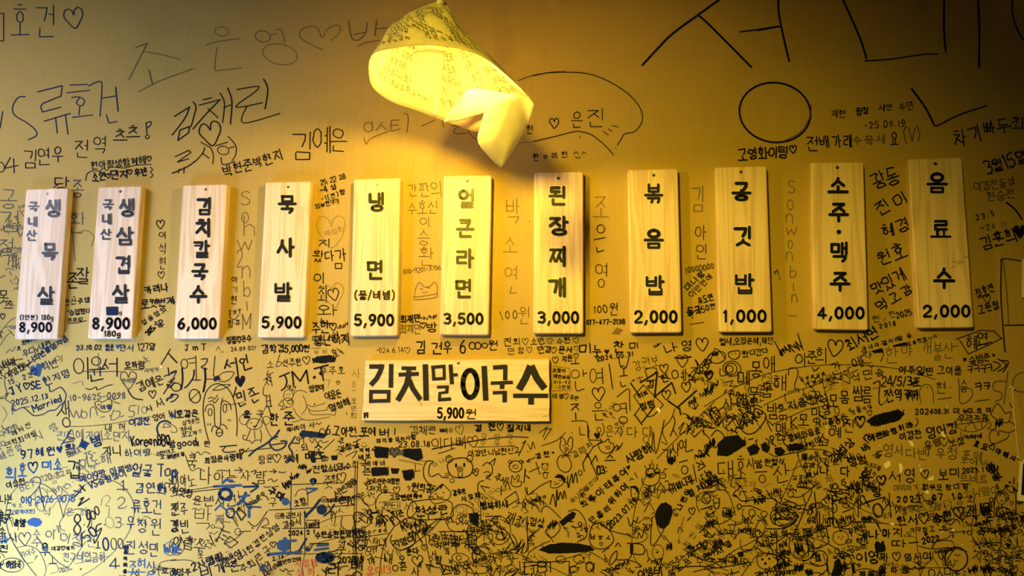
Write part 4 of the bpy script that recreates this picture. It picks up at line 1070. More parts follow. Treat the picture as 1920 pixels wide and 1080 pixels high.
GRAF += """
@C
t 142 100 290 95 52 7 k JmT
t 512 38 690 22 60 7 k 정필♡은수
t 540 118 745 105 34 4 k 24.09.02!
l 4 k 398,130 418,92 432,120
l 4 k 440,135 446,148
l 4 k 458,132 466,146
t 830 118 970 112 74 8 k 김학겸
t 1020 115 1195 108 56 8 k 5,000원
g 877 250 64 62 5 k 소
p 5 k 962,160 940,225 928,268 960,262 978,235 945,225
t 1010 238 1125 230 66 6 k 신주한
h 1195 215 72 5 6 k
s 12 k 1245,195 1445,165 1460,220 1260,242
f k 1245,205 1290,178 1400,168 1458,195 1445,228 1330,242 1255,230
t 1285 38 1525 22 72 5 k 멍난하지
l 5 c 1240,108 1320,106
t 1280 138 1430 130 36 4 c ㅂㅂㅇ
l 11 k 958,360 1045,322
p 11 k 1002,345 1022,395 1008,450 975,478
l 12 k 1082,428 1068,312 1140,398 1195,300 1212,418
l 13 k 1265,288 1385,256
l 11 k 1318,275 1346,392
t 1345 312 1500 300 62 5 k 우주호
p 5 k 858,300 850,340 905,320
t 855 410 880 405 80 5 k 저
t 862 362 862 362 60 5 k 은
l 9 k 0,180 55,236
o 120 245 30 40 5 7 k
l 6 k 145,205 216,190
l 6 k 165,240 218,236
l 6 k 220,175 226,395
p 13 k 100,285 105,380 92,470
p 11 k 205,300 200,360 155,430 122,456
l 7 k 190,388 265,388
p 8 k 270,205 322,202 305,248 268,275 320,292
p 15 k 300,285 305,380 288,490
l 6 k 390,178 375,350 440,380 310,380
l 12 k 500,210 475,285
l 11 k 492,246 525,272
l 11 k 525,242 565,235
p 11 k 570,192 582,260 595,370
o 628 220 20 19 0 11 k
l 10 k 663,165 678,236
l 10 k 645,205 670,200
l 11 k 640,250 652,302 715,280
H 612 400 104 5 k
p 9 k 575,450 565,490 552,535
l 10 k 575,512 612,496 626,535 590,548 575,512
l 10 k 640,480 656,568
l 10 k 598,590 612,622 660,596
l 10 k 680,472 732,455
l 10 k 712,465 690,512
l 10 k 716,480 738,508
l 10 k 700,532 776,502
l 10 k 715,560 732,590 772,562
p 7 k 0,322 52,308 10,385
o 48 450 42 36 0 9 k
o 212 530 48 60 15 9 k
l 6 k 168,568 252,488
p 9 k 0,520 40,515 65,530 30,570 0,580
p 7 k 332,920 302,800 285,650 300,525 345,448 410,420 470,440 530,500 570,620 585,760 580,880
p 6 k 328,552 360,540 385,556 412,520
p 6 k 335,580 368,568 385,592 422,548
o 346 672 17 32 0 6 k
p 6 k 300,665 318,612 358,604 382,640 388,780 420,812
p 6 k 455,545 440,640 438,780 415,815
o 476 636 16 38 0 6 k
p 6 k 440,600 468,570 520,600 530,650
p 6 k 360,845 372,795 412,800
p 6 k 440,775 480,790 496,820
o 428 850 28 34 0 8 k
l 5 k 405,855 452,848
l 5 k 325,770 328,790
l 5 k 348,768 350,788
l 5 k 506,735 508,748
l 5 k 522,735 524,748
p 6 k 370,478 430,435 525,430 450,470 375,478
p 6 k 440,335 500,315 556,322 530,370 480,400 420,390 440,335
s 10 n 370,370 420,340 430,380 390,400
p 4 k 480,605 560,600 650,580
t 15 692 212 680 62 9 k 시로갈은
t 120 765 235 745 42 5 k 심가은전
t 95 825 168 815 42 5 k 기은서
t 120 868 212 855 38 5 k 보고자
h 258 838 28 4 4 k
p 5 k 0,775 40,800 55,840 20,850 0,840
t 10 950 210 930 62 8 k 방good
t 225 950 320 950 50 6 k 미련
t 5 1060 105 1040 36 6 k 먹이장
p 5 k 180,1022 210,1042 238,1020 265,1046 300,1020 350,1040
g 672 690 76 62 8 k 훌
g 785 680 60 50 6 k 구
o 735 775 70 48 0 6 k
o 645 738 40 44 30 5 k
o 842 742 34 36 -20 5 k
d 708 765 6 k
d 772 760 6 k
f k 718,795 770,782 745,806
p 6 k 702,825 680,880 660,915 635,900 640,872 662,880
p 6 k 660,915 700,925 718,945 740,920 790,915
p 6 k 788,825 800,880 792,940
l 5 k 735,835 742,905
p 5 k 735,820 840,620
p 5 k 795,690 870,870 930,910
g 910 735 76 100 11 k 한
g 1040 725 100 120 11 k 준
p 6 k 820,450 815,515 860,530
l 6 k 840,520 848,625
l 7 k 870,515 882,625
l 6 k 835,620 890,618
l 6 k 840,575 880,570
p 7 k 860,625 885,700
p 15 n 955,830 910,890 830,955 750,1000 690,1055
l 9 k 435,975 580,962
p 8 k 480,980 455,1010 500,1025 570,1015
h 626 1018 44 10 8 k
p 6 k 650,1020 760,1000 890,985
l 6 k 650,1020 690,985
p 12 n 940,885 885,905 872,955 920,1005 990,985 1020,930 970,925
l 9 n 880,960 1015,940
p 12 n 1095,885 1060,940 1040,975 1070,1030 1050,1075
l 9 n 1060,940 1130,945
p 4 k 1075,530 1100,490 1150,478 1200,500
p 4 k 1160,520 1190,580 1192,640 1150,690
p 4 k 1200,605 1250,622 1300,608 1365,590
d 1265 600 7 k
p 4 k 1195,620 1245,660 1380,650
p 4 k 1215,640 1245,692 1400,690 1440,700 1450,660 1420,640
p 4 k 1370,645 1400,600 1435,615 1440,640
p 4 k 1080,632 1110,690 1170,735 1260,738 1400,712
o 1035 522 42 50 0 5 k
o 1035 585 46 42 0 5 k
o 1050 580 22 20 0 5 k
d 1020 515 5 k
d 1045 512 5 k
p 5 k 985,560 950,610 990,620 970,650 1030,625
l 4 k 1160,735 1070,760
t 1040 450 1080 460 40 5 k 이건
t 1265 365 1320 330 26 5 k 얘쁨
t 1380 528 1478 508 70 7 k 이용든
t 1425 630 1548 580 60 8 k 멍청해
t 1240 465 1328 455 56 7 k 영영미
h 1473 412 34 0 4 k
g 1385 420 36 60 3 c 7
g 1630 330 80 90 3 c 사
g 1612 450 40 110 3 c 으
t 1612 570 1608 700 50 4 g 오연희
l 5 k 1545,672 1552,690
t 1165 798 1240 785 44 5 k 아서
p 5 k 1270,780 1290,765 1305,780 1325,760
t 1040 825 1112 812 36 5 k 애서희
s 14 n 1135,860 1370,850 1380,890 1140,885
f n 1130,860 1160,828 1250,838 1320,850 1380,870 1350,902 1250,893 1140,885
o 1334 845 24 30 0 7 k
g 1386 825 40 78 8 k 6
t 1460 832 1600 842 82 8 k 고아원
p 5 k 1215,900 1245,940 1270,905 1290,945 1320,915 1340,940 1390,925
t 1110 1005 1178 980 52 6 k ·되
g 1240 1045 60 70 10 k 미
g 1300 985 90 90 10 k 소
g 1290 1050 80 60 9 k 엔
t 1500 925 1540 930 60 6 k 주
t 1500 990 1630 960 58 6 k 김황글
l 6 k 1345,1000 1440,910
p 6 k 1540,1060 1640,1010 1600,1075
@D
g 190 70 80 120 8 k 쿡
p 5 k 130,20 180,150 240,130 300,160
t 322 62 600 28 52 7 k 최정윤사랑해
t 800 55 870 50 76 5 k 왕윤
h 932 45 80 4 6 k
t 1022 52 1092 45 76 7 k 정혜
s 9 n 1025,40 1065,30 1070,70 1030,75
p 6 k 405,155 450,150 500,156
d 515 150 8 k
l 6 k 560,150 625,150
l 6 k 600,125 630,150 605,172
d 668 155 7 k
p 7 k 705,165 750,150 735,185
d 790 165 7 k
l 6 k 820,162 850,160
l 6 k 870,160 925,160
l 6 k 900,140 930,160 905,176
p 6 k 950,162 975,170 1010,165
g 305 195 100 150 6 k 나
g 425 208 96 90 6 k 아
g 540 205 80 100 6 k 는
g 655 200 80 80 6 k 사
g 792 215 80 110 6 k 람
p 6 k 855,240 885,225 905,250 940,230
g 28 165 40 90 11 n p
t 40 245 180 235 105 5 k 이야노
t 40 330 160 350 70 7 k 하잇훵
p 6 k 0,380 200,340 560,300
p 5 k 0,330 200,320 420,285
l 18 b 455,262 500,222
l 17 b 480,235 540,240
l 20 b 380,292 620,282
o 482 360 52 46 0 32 b
l 14 b 450,440 390,500
l 12 b 440,460 490,500
o 525 525 36 42 0 16 b
p 24 b 590,450 640,400 660,350
l 18 b 600,385 690,370
l 20 b 640,420 700,480
l 22 b 690,470 690,560
l 14 b 720,470 790,475
l 16 n 640,295 770,290
p 14 n 720,260 770,290 705,340
p 6 k 820,292 850,300 880,290
l 6 k 910,294 950,290
o 1255 242 20 14 0 24 b
l 18 b 1255,240 1250,275
l 16 b 1195,310 1290,312
l 14 b 1290,312 1200,355
d 1010 425 34 b
l 12 b 1050,430 1060,490
p 20 n 1312,410 1260,480 1195,545
l 18 n 1180,520 1195,560
d 1330 495 46 n
p 14 n 1440,450 1400,510 1350,550
t 235 420 530 418 88 6 k 윤빈시연
p 5 k 190,490 220,485 240,500 275,485
t 42 495 112 490 108 7 k 진주
t 38 640 120 640 110 7 k 경빈
g 282 575 160 190 5 k 박
g 430 590 80 110 5 g 지
l 7 k 470,640 400,775
l 7 k 440,672 522,700
l 7 k 520,730 592,785 530,832 470,790 520,730
l 10 k 598,478 662,540 622,590 580,520 598,478
l 7 k 540,560 590,640
l 7 k 640,460 770,420
p 6 k 680,600 750,640 850,510
o 590 690 25 30 0 6 k
l 6 k 600,690 705,685
d 720 657 8 k
p 6 k 755,680 830,570 860,620 800,650 900,660
l 6 k 345,720 380,800
p 6 k 470,800 560,760 640,690
l 6 k 340,720 380,798
t 895 335 965 375 64 13 k 구마
g 900 430 60 80 6 k 구
s 11 k 965,260 1040,220 1075,290 1010,330
s 11 k 1045,200 1130,170 1130,210 1060,240
s 9 k 1115,100 1190,90 1200,150 1120,140
s 8 k 1190,150 1240,130 1230,170 1200,180
g 1218 28 70 60 11 k 마
t 1255 55 1345 45 50 8 k 들란
h 1372 48 34 4 5 k
f k 1410,20 1470,15 1465,60 1420,65
t 1280 140 1560 110 60 7 k 전항서인수
s 10 k 1330,150 1560,110 1570,150 1350,170
l 6 k 1062,170 1052,890
p 6 k 1058,275 1250,268 1420,262 1510,262
p 6 k 865,500 1250,480 1620,455
l 6 k 1645,90 1622,890
l 5 k 1625,90 1605,890
l 6 k 985,662 1310,656
l 6 k 1178,505 1182,885
p 5 k 900,890 1200,885 1690,880
p 4 k 1250,640 1450,560 1690,540
p 4 k 960,930 1200,820 1500,740 1690,740
g 1380 240 70 90 6 k 주
t 1440 225 1440 225 80 6 k 희
h 1505 215 90 14 6 k
p 5 k 1360,310 1400,290 1420,310
t 1465 350 1610 250 60 7 k 서빈채@
o 1348 406 26 26 0 6 k
o 1350 408 10 10 0 6 k
t 1385 408 1570 385 50 7 k seobinson
o 945 552 24 24 0 5 k
o 947 554 9 9 0 5 k
t 985 550 1130 540 54 5 k 특급전사
t 1012 622 1120 602 52 6 k 김승서
t 1200 632 1292 608 50 6 k Family
l 5 k 1190,590 1305,588 1305,650 1195,655
t 1050 702 1262 692 36 7 k 2024 2 1
t 1295 722 1670 698 58 8 k 수현승환환영채련
t 1108 440 1165 425 60 7 k 조항
p 5 k 1095,380 1120,330 1170,315 1205,350 1205,460
p 5 k 1420,600 1410,540 1430,510 1450,560 1440,620
p 5 k 1560,440 1600,390 1650,385 1690,420
o 1645 560 40 45 0 5 k
p 6 k 1510,560 1500,630 1560,680 1640,660
t 640 885 925 655 64 6 k 나현경찬성영
t 775 915 845 850 60 6 k 민구
h 900 805 56 10 6 k
t 640 1010 705 970 62 6 k 주회
p 8 k 750,935 790,1010 830,1080
s 8 b 760,1010 850,950 870,1000 800,1060
f b 925,785 985,770 1050,775 1052,840 1000,866 940,842
l 20 b 960,775 1100,768
l 22 b 860,890 1060,872
d 860 892 16 n
d 1005 755 18 b
l 18 b 1060,880 1150,868
l 15 n 1130,860 1195,750
d 1205 845 20 n
l 9 n 1215,860 1245,815
l 8 k 1225,796 1388,792
l 18 b 1290,812 1385,805
l 18 b 1270,850 1385,835
o 1358 918 56 22 0 60 b
t 1125 970 1260 960 68 6 r 사랑해
t 1140 1050 1235 1045 66 5 r 상하
t 1488 942 1612 932 52 8 k 2023
g 1440 1020 120 130 9 k 라
g 1640 1010 110 160 9 k 병
p 7 k 1350,1040 1450,1010 1560,990
t 905 928 982 910 28 5 k 2.28
t 960 962 1125 930 34 6 k 경빈♡건에
t 850 1040 950 980 50 5 k 꿈비배
p 6 k 960,1020 990,1040 1010,1015 1040,1040 1080,1030
t 60 785 250 815 96 6 k 아람수
o 52 818 66 78 0 5 k
l 16 b 20,830 90,850
l 14 b 30,870 85,880
g 262 890 50 70 6 k 옷
t 205 1000 430 915 70 9 k 2사랑장
s 7 k 330,900 420,880 440,950 350,980
t 310 1040 560 990 96 8 k 비개준
t 480 960 595 895 76 8 k 쟁밥영
p 5 k 0,945 150,940 260,980
t 20 1055 150 1045 60 7 k 야영주
l 7 k 1240,940 1260,1010
p 5 k 1660,770 1690,760
g 1510 770 70 70 6 k 수
g 1500 840 80 60 7 k 수
p 5 k 1180,880 1160,1000 1170,1080
@E
p 4 k 210,130 240,118 238,132
t 250 128 440 120 42 4 k 024.6.14
h 486 125 56 4 4 k
g 605 100 82 112 11 k 김
g 747 108 100 100 11 k 건
g 840 100 66 104 10 k 우
g 975 92 54 112 11 k 6
o 1058 86 27 30 10 10 k
o 1108 86 26 30 10 10 k
o 1168 84 24 22 0 9 k
g 1242 82 78 84 8 k 원
t 1368 55 1450 48 62 6 k 진희
h 1525 50 62 4 5 k
t 1600 50 1665 42 58 6 k 소연
h 1740 45 54 8 5 k
t 1400 132 1485 125 58 5 k 민정
h 1560 122 56 4 4 k
t 1662 122 1722 118 58 7 k 민경
g 105 845 80 80 10 k 포
g 175 840 66 70 9 k 에
g 285 850 90 70 10 k 버
l 8 k 378,812 376,870
t 545 832 705 830 72 6 k 김채린
g 808 832 70 36 8 k 삐
o 868 830 12 16 0 6 k
h 950 828 84 18 5 g
t 1112 806 1232 802 62 10 k 경찬
h 1305 802 64 4 7 k
t 1395 808 1545 810 58 10 k 잘지내
p 6 k 1670,965 1800,920 1878,850
l 6 k 1650,852 1718,800 1680,892
l 6 k 1700,822 1756,815 1690,915
t 230 922 338 915 38 6 k 돼지랑
t 398 905 540 892 38 6 k 삼는사람
t 425 955 672 950 46 7 k 23.08.18
t 742 948 960 930 108 6 k 이다삐
h 1065 932 105 10 6 k
t 1165 888 1390 888 56 4 g 오삼이
t 1150 950 1400 940 60 4 c 오우노
p 9 k 705,995 900,955 1180,905
p 6 k 760,1035 840,1010 905,985
l 4 k 1100,978 1440,968
p 13 g 1200,905 1380,888 1550,892
t 1045 1038 1160 1025 54 6 k 이경민
t 1222 1022 1450 1005 54 6 k 니남현신고
l 7 k 1465,1055 1530,920 1500,945
l 6 k 1545,950 1575,1000 1590,930 1612,990
d 1548 1018 6 k
t 82 1005 190 1000 36 7 k 지혜서
p 5 k 82,960 105,978 132,960
d 95 942 5 k
d 118 942 5 k
f k 195,970 325,982 318,1078 212,1072
s 10 k 190,975 325,985 320,1075 205,1075
f k 450,990 612,990 605,1062 450,1062
s 10 k 445,995 615,988 612,1065 450,1065
f g 325,1000 455,1002 452,1052 322,1050
H 375 1025 92 0 g
h 375 1025 92 0 6 k
t 1640 1055 1712 1040 48 8 k 경찬
H 1770 1028 26 20 k
@F
t 82 35 140 25 40 7 k 바보
t 30 92 100 88 60 6 k 전국
t 140 88 270 88 48 5 k 배배바
f k 208,0 302,0 300,36 215,40
f g 340,0 402,0 375,36
f k 450,0 622,0 625,42 580,70 470,32
f k 170,125 310,120 322,195 185,200
s 9 k 170,125 318,118 322,198 180,202
f k 340,130 422,132 400,182 352,178
f k 440,150 542,140 548,200 515,242 470,240 450,200
s 8 k 440,150 548,140 550,230 460,240
l 4 k 410,55 620,100
l 4 k 560,60 660,70
l 5 k 555,95 560,155
l 5 k 520,162 600,152
g 130 160 80 60 7 k 즌
t 115 262 192 228 62 6 k ydne
t 242 248 402 245 46 7 k 민준이왕현
t 180 318 292 310 70 6 k 전지송
h 393 325 64 8 6 k
g 500 315 30 50 6 k ?
t 555 300 680 308 72 8 k 원희콩
H 712 310 32 0 n
t 352 392 400 386 46 6 k 교상
t 455 392 560 378 48 9 k 연인육
H 605 378 36 20 k
p 8 k 845,90 870,60 950,40 1020,50 1055,90 1062,150 1030,195 960,215 890,205 855,170 840,120 845,90
o 855 50 30 30 0 7 k
o 1036 45 25 30 0 7 k
o 916 106 5 14 0 9 k
o 988 100 5 14 0 9 k
o 950 140 26 22 0 6 k
o 950 140 10 8 0 6 k
l 6 k 935,170 938,208 970,208 972,172
p 7 k 715,70 660,70 630,130 635,210 680,270 740,290
p 7 k 715,75 682,110 676,180 700,205 760,180 790,208 850,215
l 6 k 820,180 860,175
l 6 k 815,200 858,195
l 6 k 1060,170 1100,160
h 1088 168 66 14 7 k
p 7 k 1150,110 1190,80 1232,110 1230,180 1180,225
l 7 k 1205,92 1262,45 1248,102
p 6 k 1160,170 1200,160 1215,190 1180,205 1220,235
o 882 240 18 18 0 6 k
t 730 100 850 32 44 4 c 이나부
o 1440 115 56 50 0 8 k
o 1393 76 16 14 0 7 k
o 1490 74 16 14 0 7 k
o 1438 118 24 18 0 5 k
d 1432 112 6 k
t 1285 212 1335 235 64 7 k 주사
l 7 k 1380,212 1350,292
l 7 k 1368,245 1396,322
l 7 k 1530,145 1512,255
l 7 k 1532,195 1562,222
l 7 k 1315,285 1312,370
l 6 k 1315,325 1345,330
p 7 k 1540,300 1550,365 1597,330
p 6 k 1405,232 1410,195 1432,232 1462,190 1476,212 1456,240 1492,250 1480,288 1430,292 1402,270 1405,232
d 1425 252 5 k
d 1452 252 5 k
t 905 348 985 335 46 8 k 강유찬
t 985 398 1105 370 46 7 k 사장패
p 7 k 1150,362 1110,335 1115,260 1160,240
l 7 k 1215,305 1135,285 1175,342
t 1160 462 1345 450 62 9 k 행복하세
l 7 k 1345,402 1442,335 1468,402 1372,462 1345,402
p 6 k 700,350 750,320 800,280 832,302 870,350 850,400 790,432 720,442 690,400 700,350
p 8 k 730,325 770,290 800,270 780,310
d 752 376 7 k
d 806 346 7 k
p 5 k 775,385 790,395 800,380
p 7 k 512,445 600,415 780,402 870,430 882,480 860,570 515,572 512,445
t 600 510 805 495 84 9 k 헌성란
p 6 k 300,640 220,520 210,430 250,355 330,345 420,370 540,420 572,480 545,540 500,575
t 275 460 500 465 84 5 g 기태서
p 6 k 0,385 70,382 110,430 160,500 165,600 120,650 20,672
o 150 415 55 46 0 5 k
l 5 k 110,440 150,450
o 45 560 30 42 0 6 k
d 92 490 5 k
d 112 488 5 k
l 5 k 90,540 130,500
l 5 k 95,560 150,510
p 7 k 880,592 872,530 920,462 985,450 1050,480 1082,540 1070,600
l 6 k 870,605 920,605 925,630 945,610 970,605 972,628 992,605 1005,625 1022,602 1060,580
p 6 k 835,612 860,668 920,690 1000,688 1030,640 1060,655 1110,640
l 7 k 765,690 1125,686
f k 1020,530 1110,520 1115,580 1100,640 1060,630 1045,580
s 8 k 1020,530 1120,515 1110,640 1050,640
g 965 500 120 90 4 c 이
p 6 k 1130,420 1132,500 1135,590
t 1395 565 1475 600 100 7 k 재철
l 8 k 1175,555 1310,552
t 1165 615 1260 590 60 7 k 전성
o 1295 680 102 124 0 7 k
p 6 k 1275,720 1290,670 1340,665 1362,710 1340,760 1270,755 1275,720
o 1310 725 38 34 0 6 k
o 1288 635 16 22 0 6 k
l 6 k 1235,665 1230,690
l 6 k 1200,705 1240,710 1235,770 1200,750
p 8 k 1410,715 1445,760 1440,830 1350,870 1400,790
l 9 k 1440,850 1490,770 1450,880 1520,790 1490,880
h 96 800 96 6 6 k
h 636 830 56 8 6 k
h 578 950 104 8 7 k
o 208 768 20 22 0 6 k
l 6 k 165,820 240,815
l 6 k 185,820 190,880
l 6 k 218,820 212,870
g 270 790 70 80 6 k 니
t 385 795 522 760 60 8 k 지영미
p 6 k 375,640 300,760 260,900 240,1080
p 7 k 350,720 340,780 420,850 520,820 560,760 540,690 430,600
p 6 k 380,640 520,560 650,640 780,570 700,670 540,800 420,860
s 10 k 420,620 640,560 660,640 440,690
s 9 k 500,680 700,620 640,720 480,740
p 6 k 685,740 678,730 690,770 712,735 722,730 710,770 728,790 705,808 680,790 685,740
t 755 742 870 738 44 5 k 이뱌호
t 760 815 895 808 54 7 k 어쩐지
t 720 885 835 868 48 6 k 시각
t 920 770 1060 790 80 7 k 갈뱀
l 7 k 900,700 920,870
l 7 k 1020,700 1030,860
l 6 k 1100,705 1165,705 1160,770
l 6 k 1140,805 1210,800
l 6 k 640,700 680,930
p 6 k 680,910 710,930 690,950 680,910
o 1140 900 80 76 0 7 k
o 1150 905 95 92 0 5 k
s 8 k 1080,930 1180,900 1190,960 1090,970
o 1105 870 18 24 0 6 k
o 1145 885 20 22 0 6 k
p 6 k 880,910 920,880 990,890 1030,930 980,960 900,950 880,910
o 940 920 22 22 0 7 k
t 760 940 870 940 60 8 k 왔x
t 505 870 560 860 50 8 k 훈다
t 160 1030 320 1022 66 6 r 오이13
l 6 r 135,1075 180,1070
p 6 k 1310,960 1320,920 1360,905 1395,930 1400,980 1340,1000
p 6 k 1370,890 1400,870 1420,900 1410,940 1420,970
o 1400 1010 35 30 0 6 k
l 7 k 1360,1060 1480,1020 1475,950
l 7 k 1520,960 1520,1062 1560,1062
l 7 k 1520,962 1597,955
p 4 k 1040,880 1300,880 1440,880 1597,950
l 6 k 1545,550 1545,830 1530,860
p 6 k 1597,700 1560,770 1597,760
t 170 950 220 930 70 6 k 꺄
t 320 930 370 930 80 7 k 내
o 380 1010 24 26 0 8 k
t 440 935 450 1000 60 7 k 오은
g 560 1040 70 80 7 k 사
t 680 1010 740 1000 80 6 k ?
t 830 1040 1000 1000 90 7 k 스방수
p 6 k 990,1040 1090,1060 1180,1050 1200,1010 1140,990
t 1210 1015 1290 1005 46 6 k 매지
l 5 g 1220,1040 1350,1040
p 6 k 20,560 40,900 30,1080
p 5 k 0,740 180,725 340,700
t 30 700 120 690 36 7 k 맘
t 110 690 290 670 40 5 k fored
s 8 k 0,900 100,880 110,990 0,1000
s 7 k 200,580 280,560 300,640 210,660
t 370 540 430 530 60 7 k 희즌
l 7 k 285,880 300,950
t 1180 300 1180 300 10 5 k .
"""
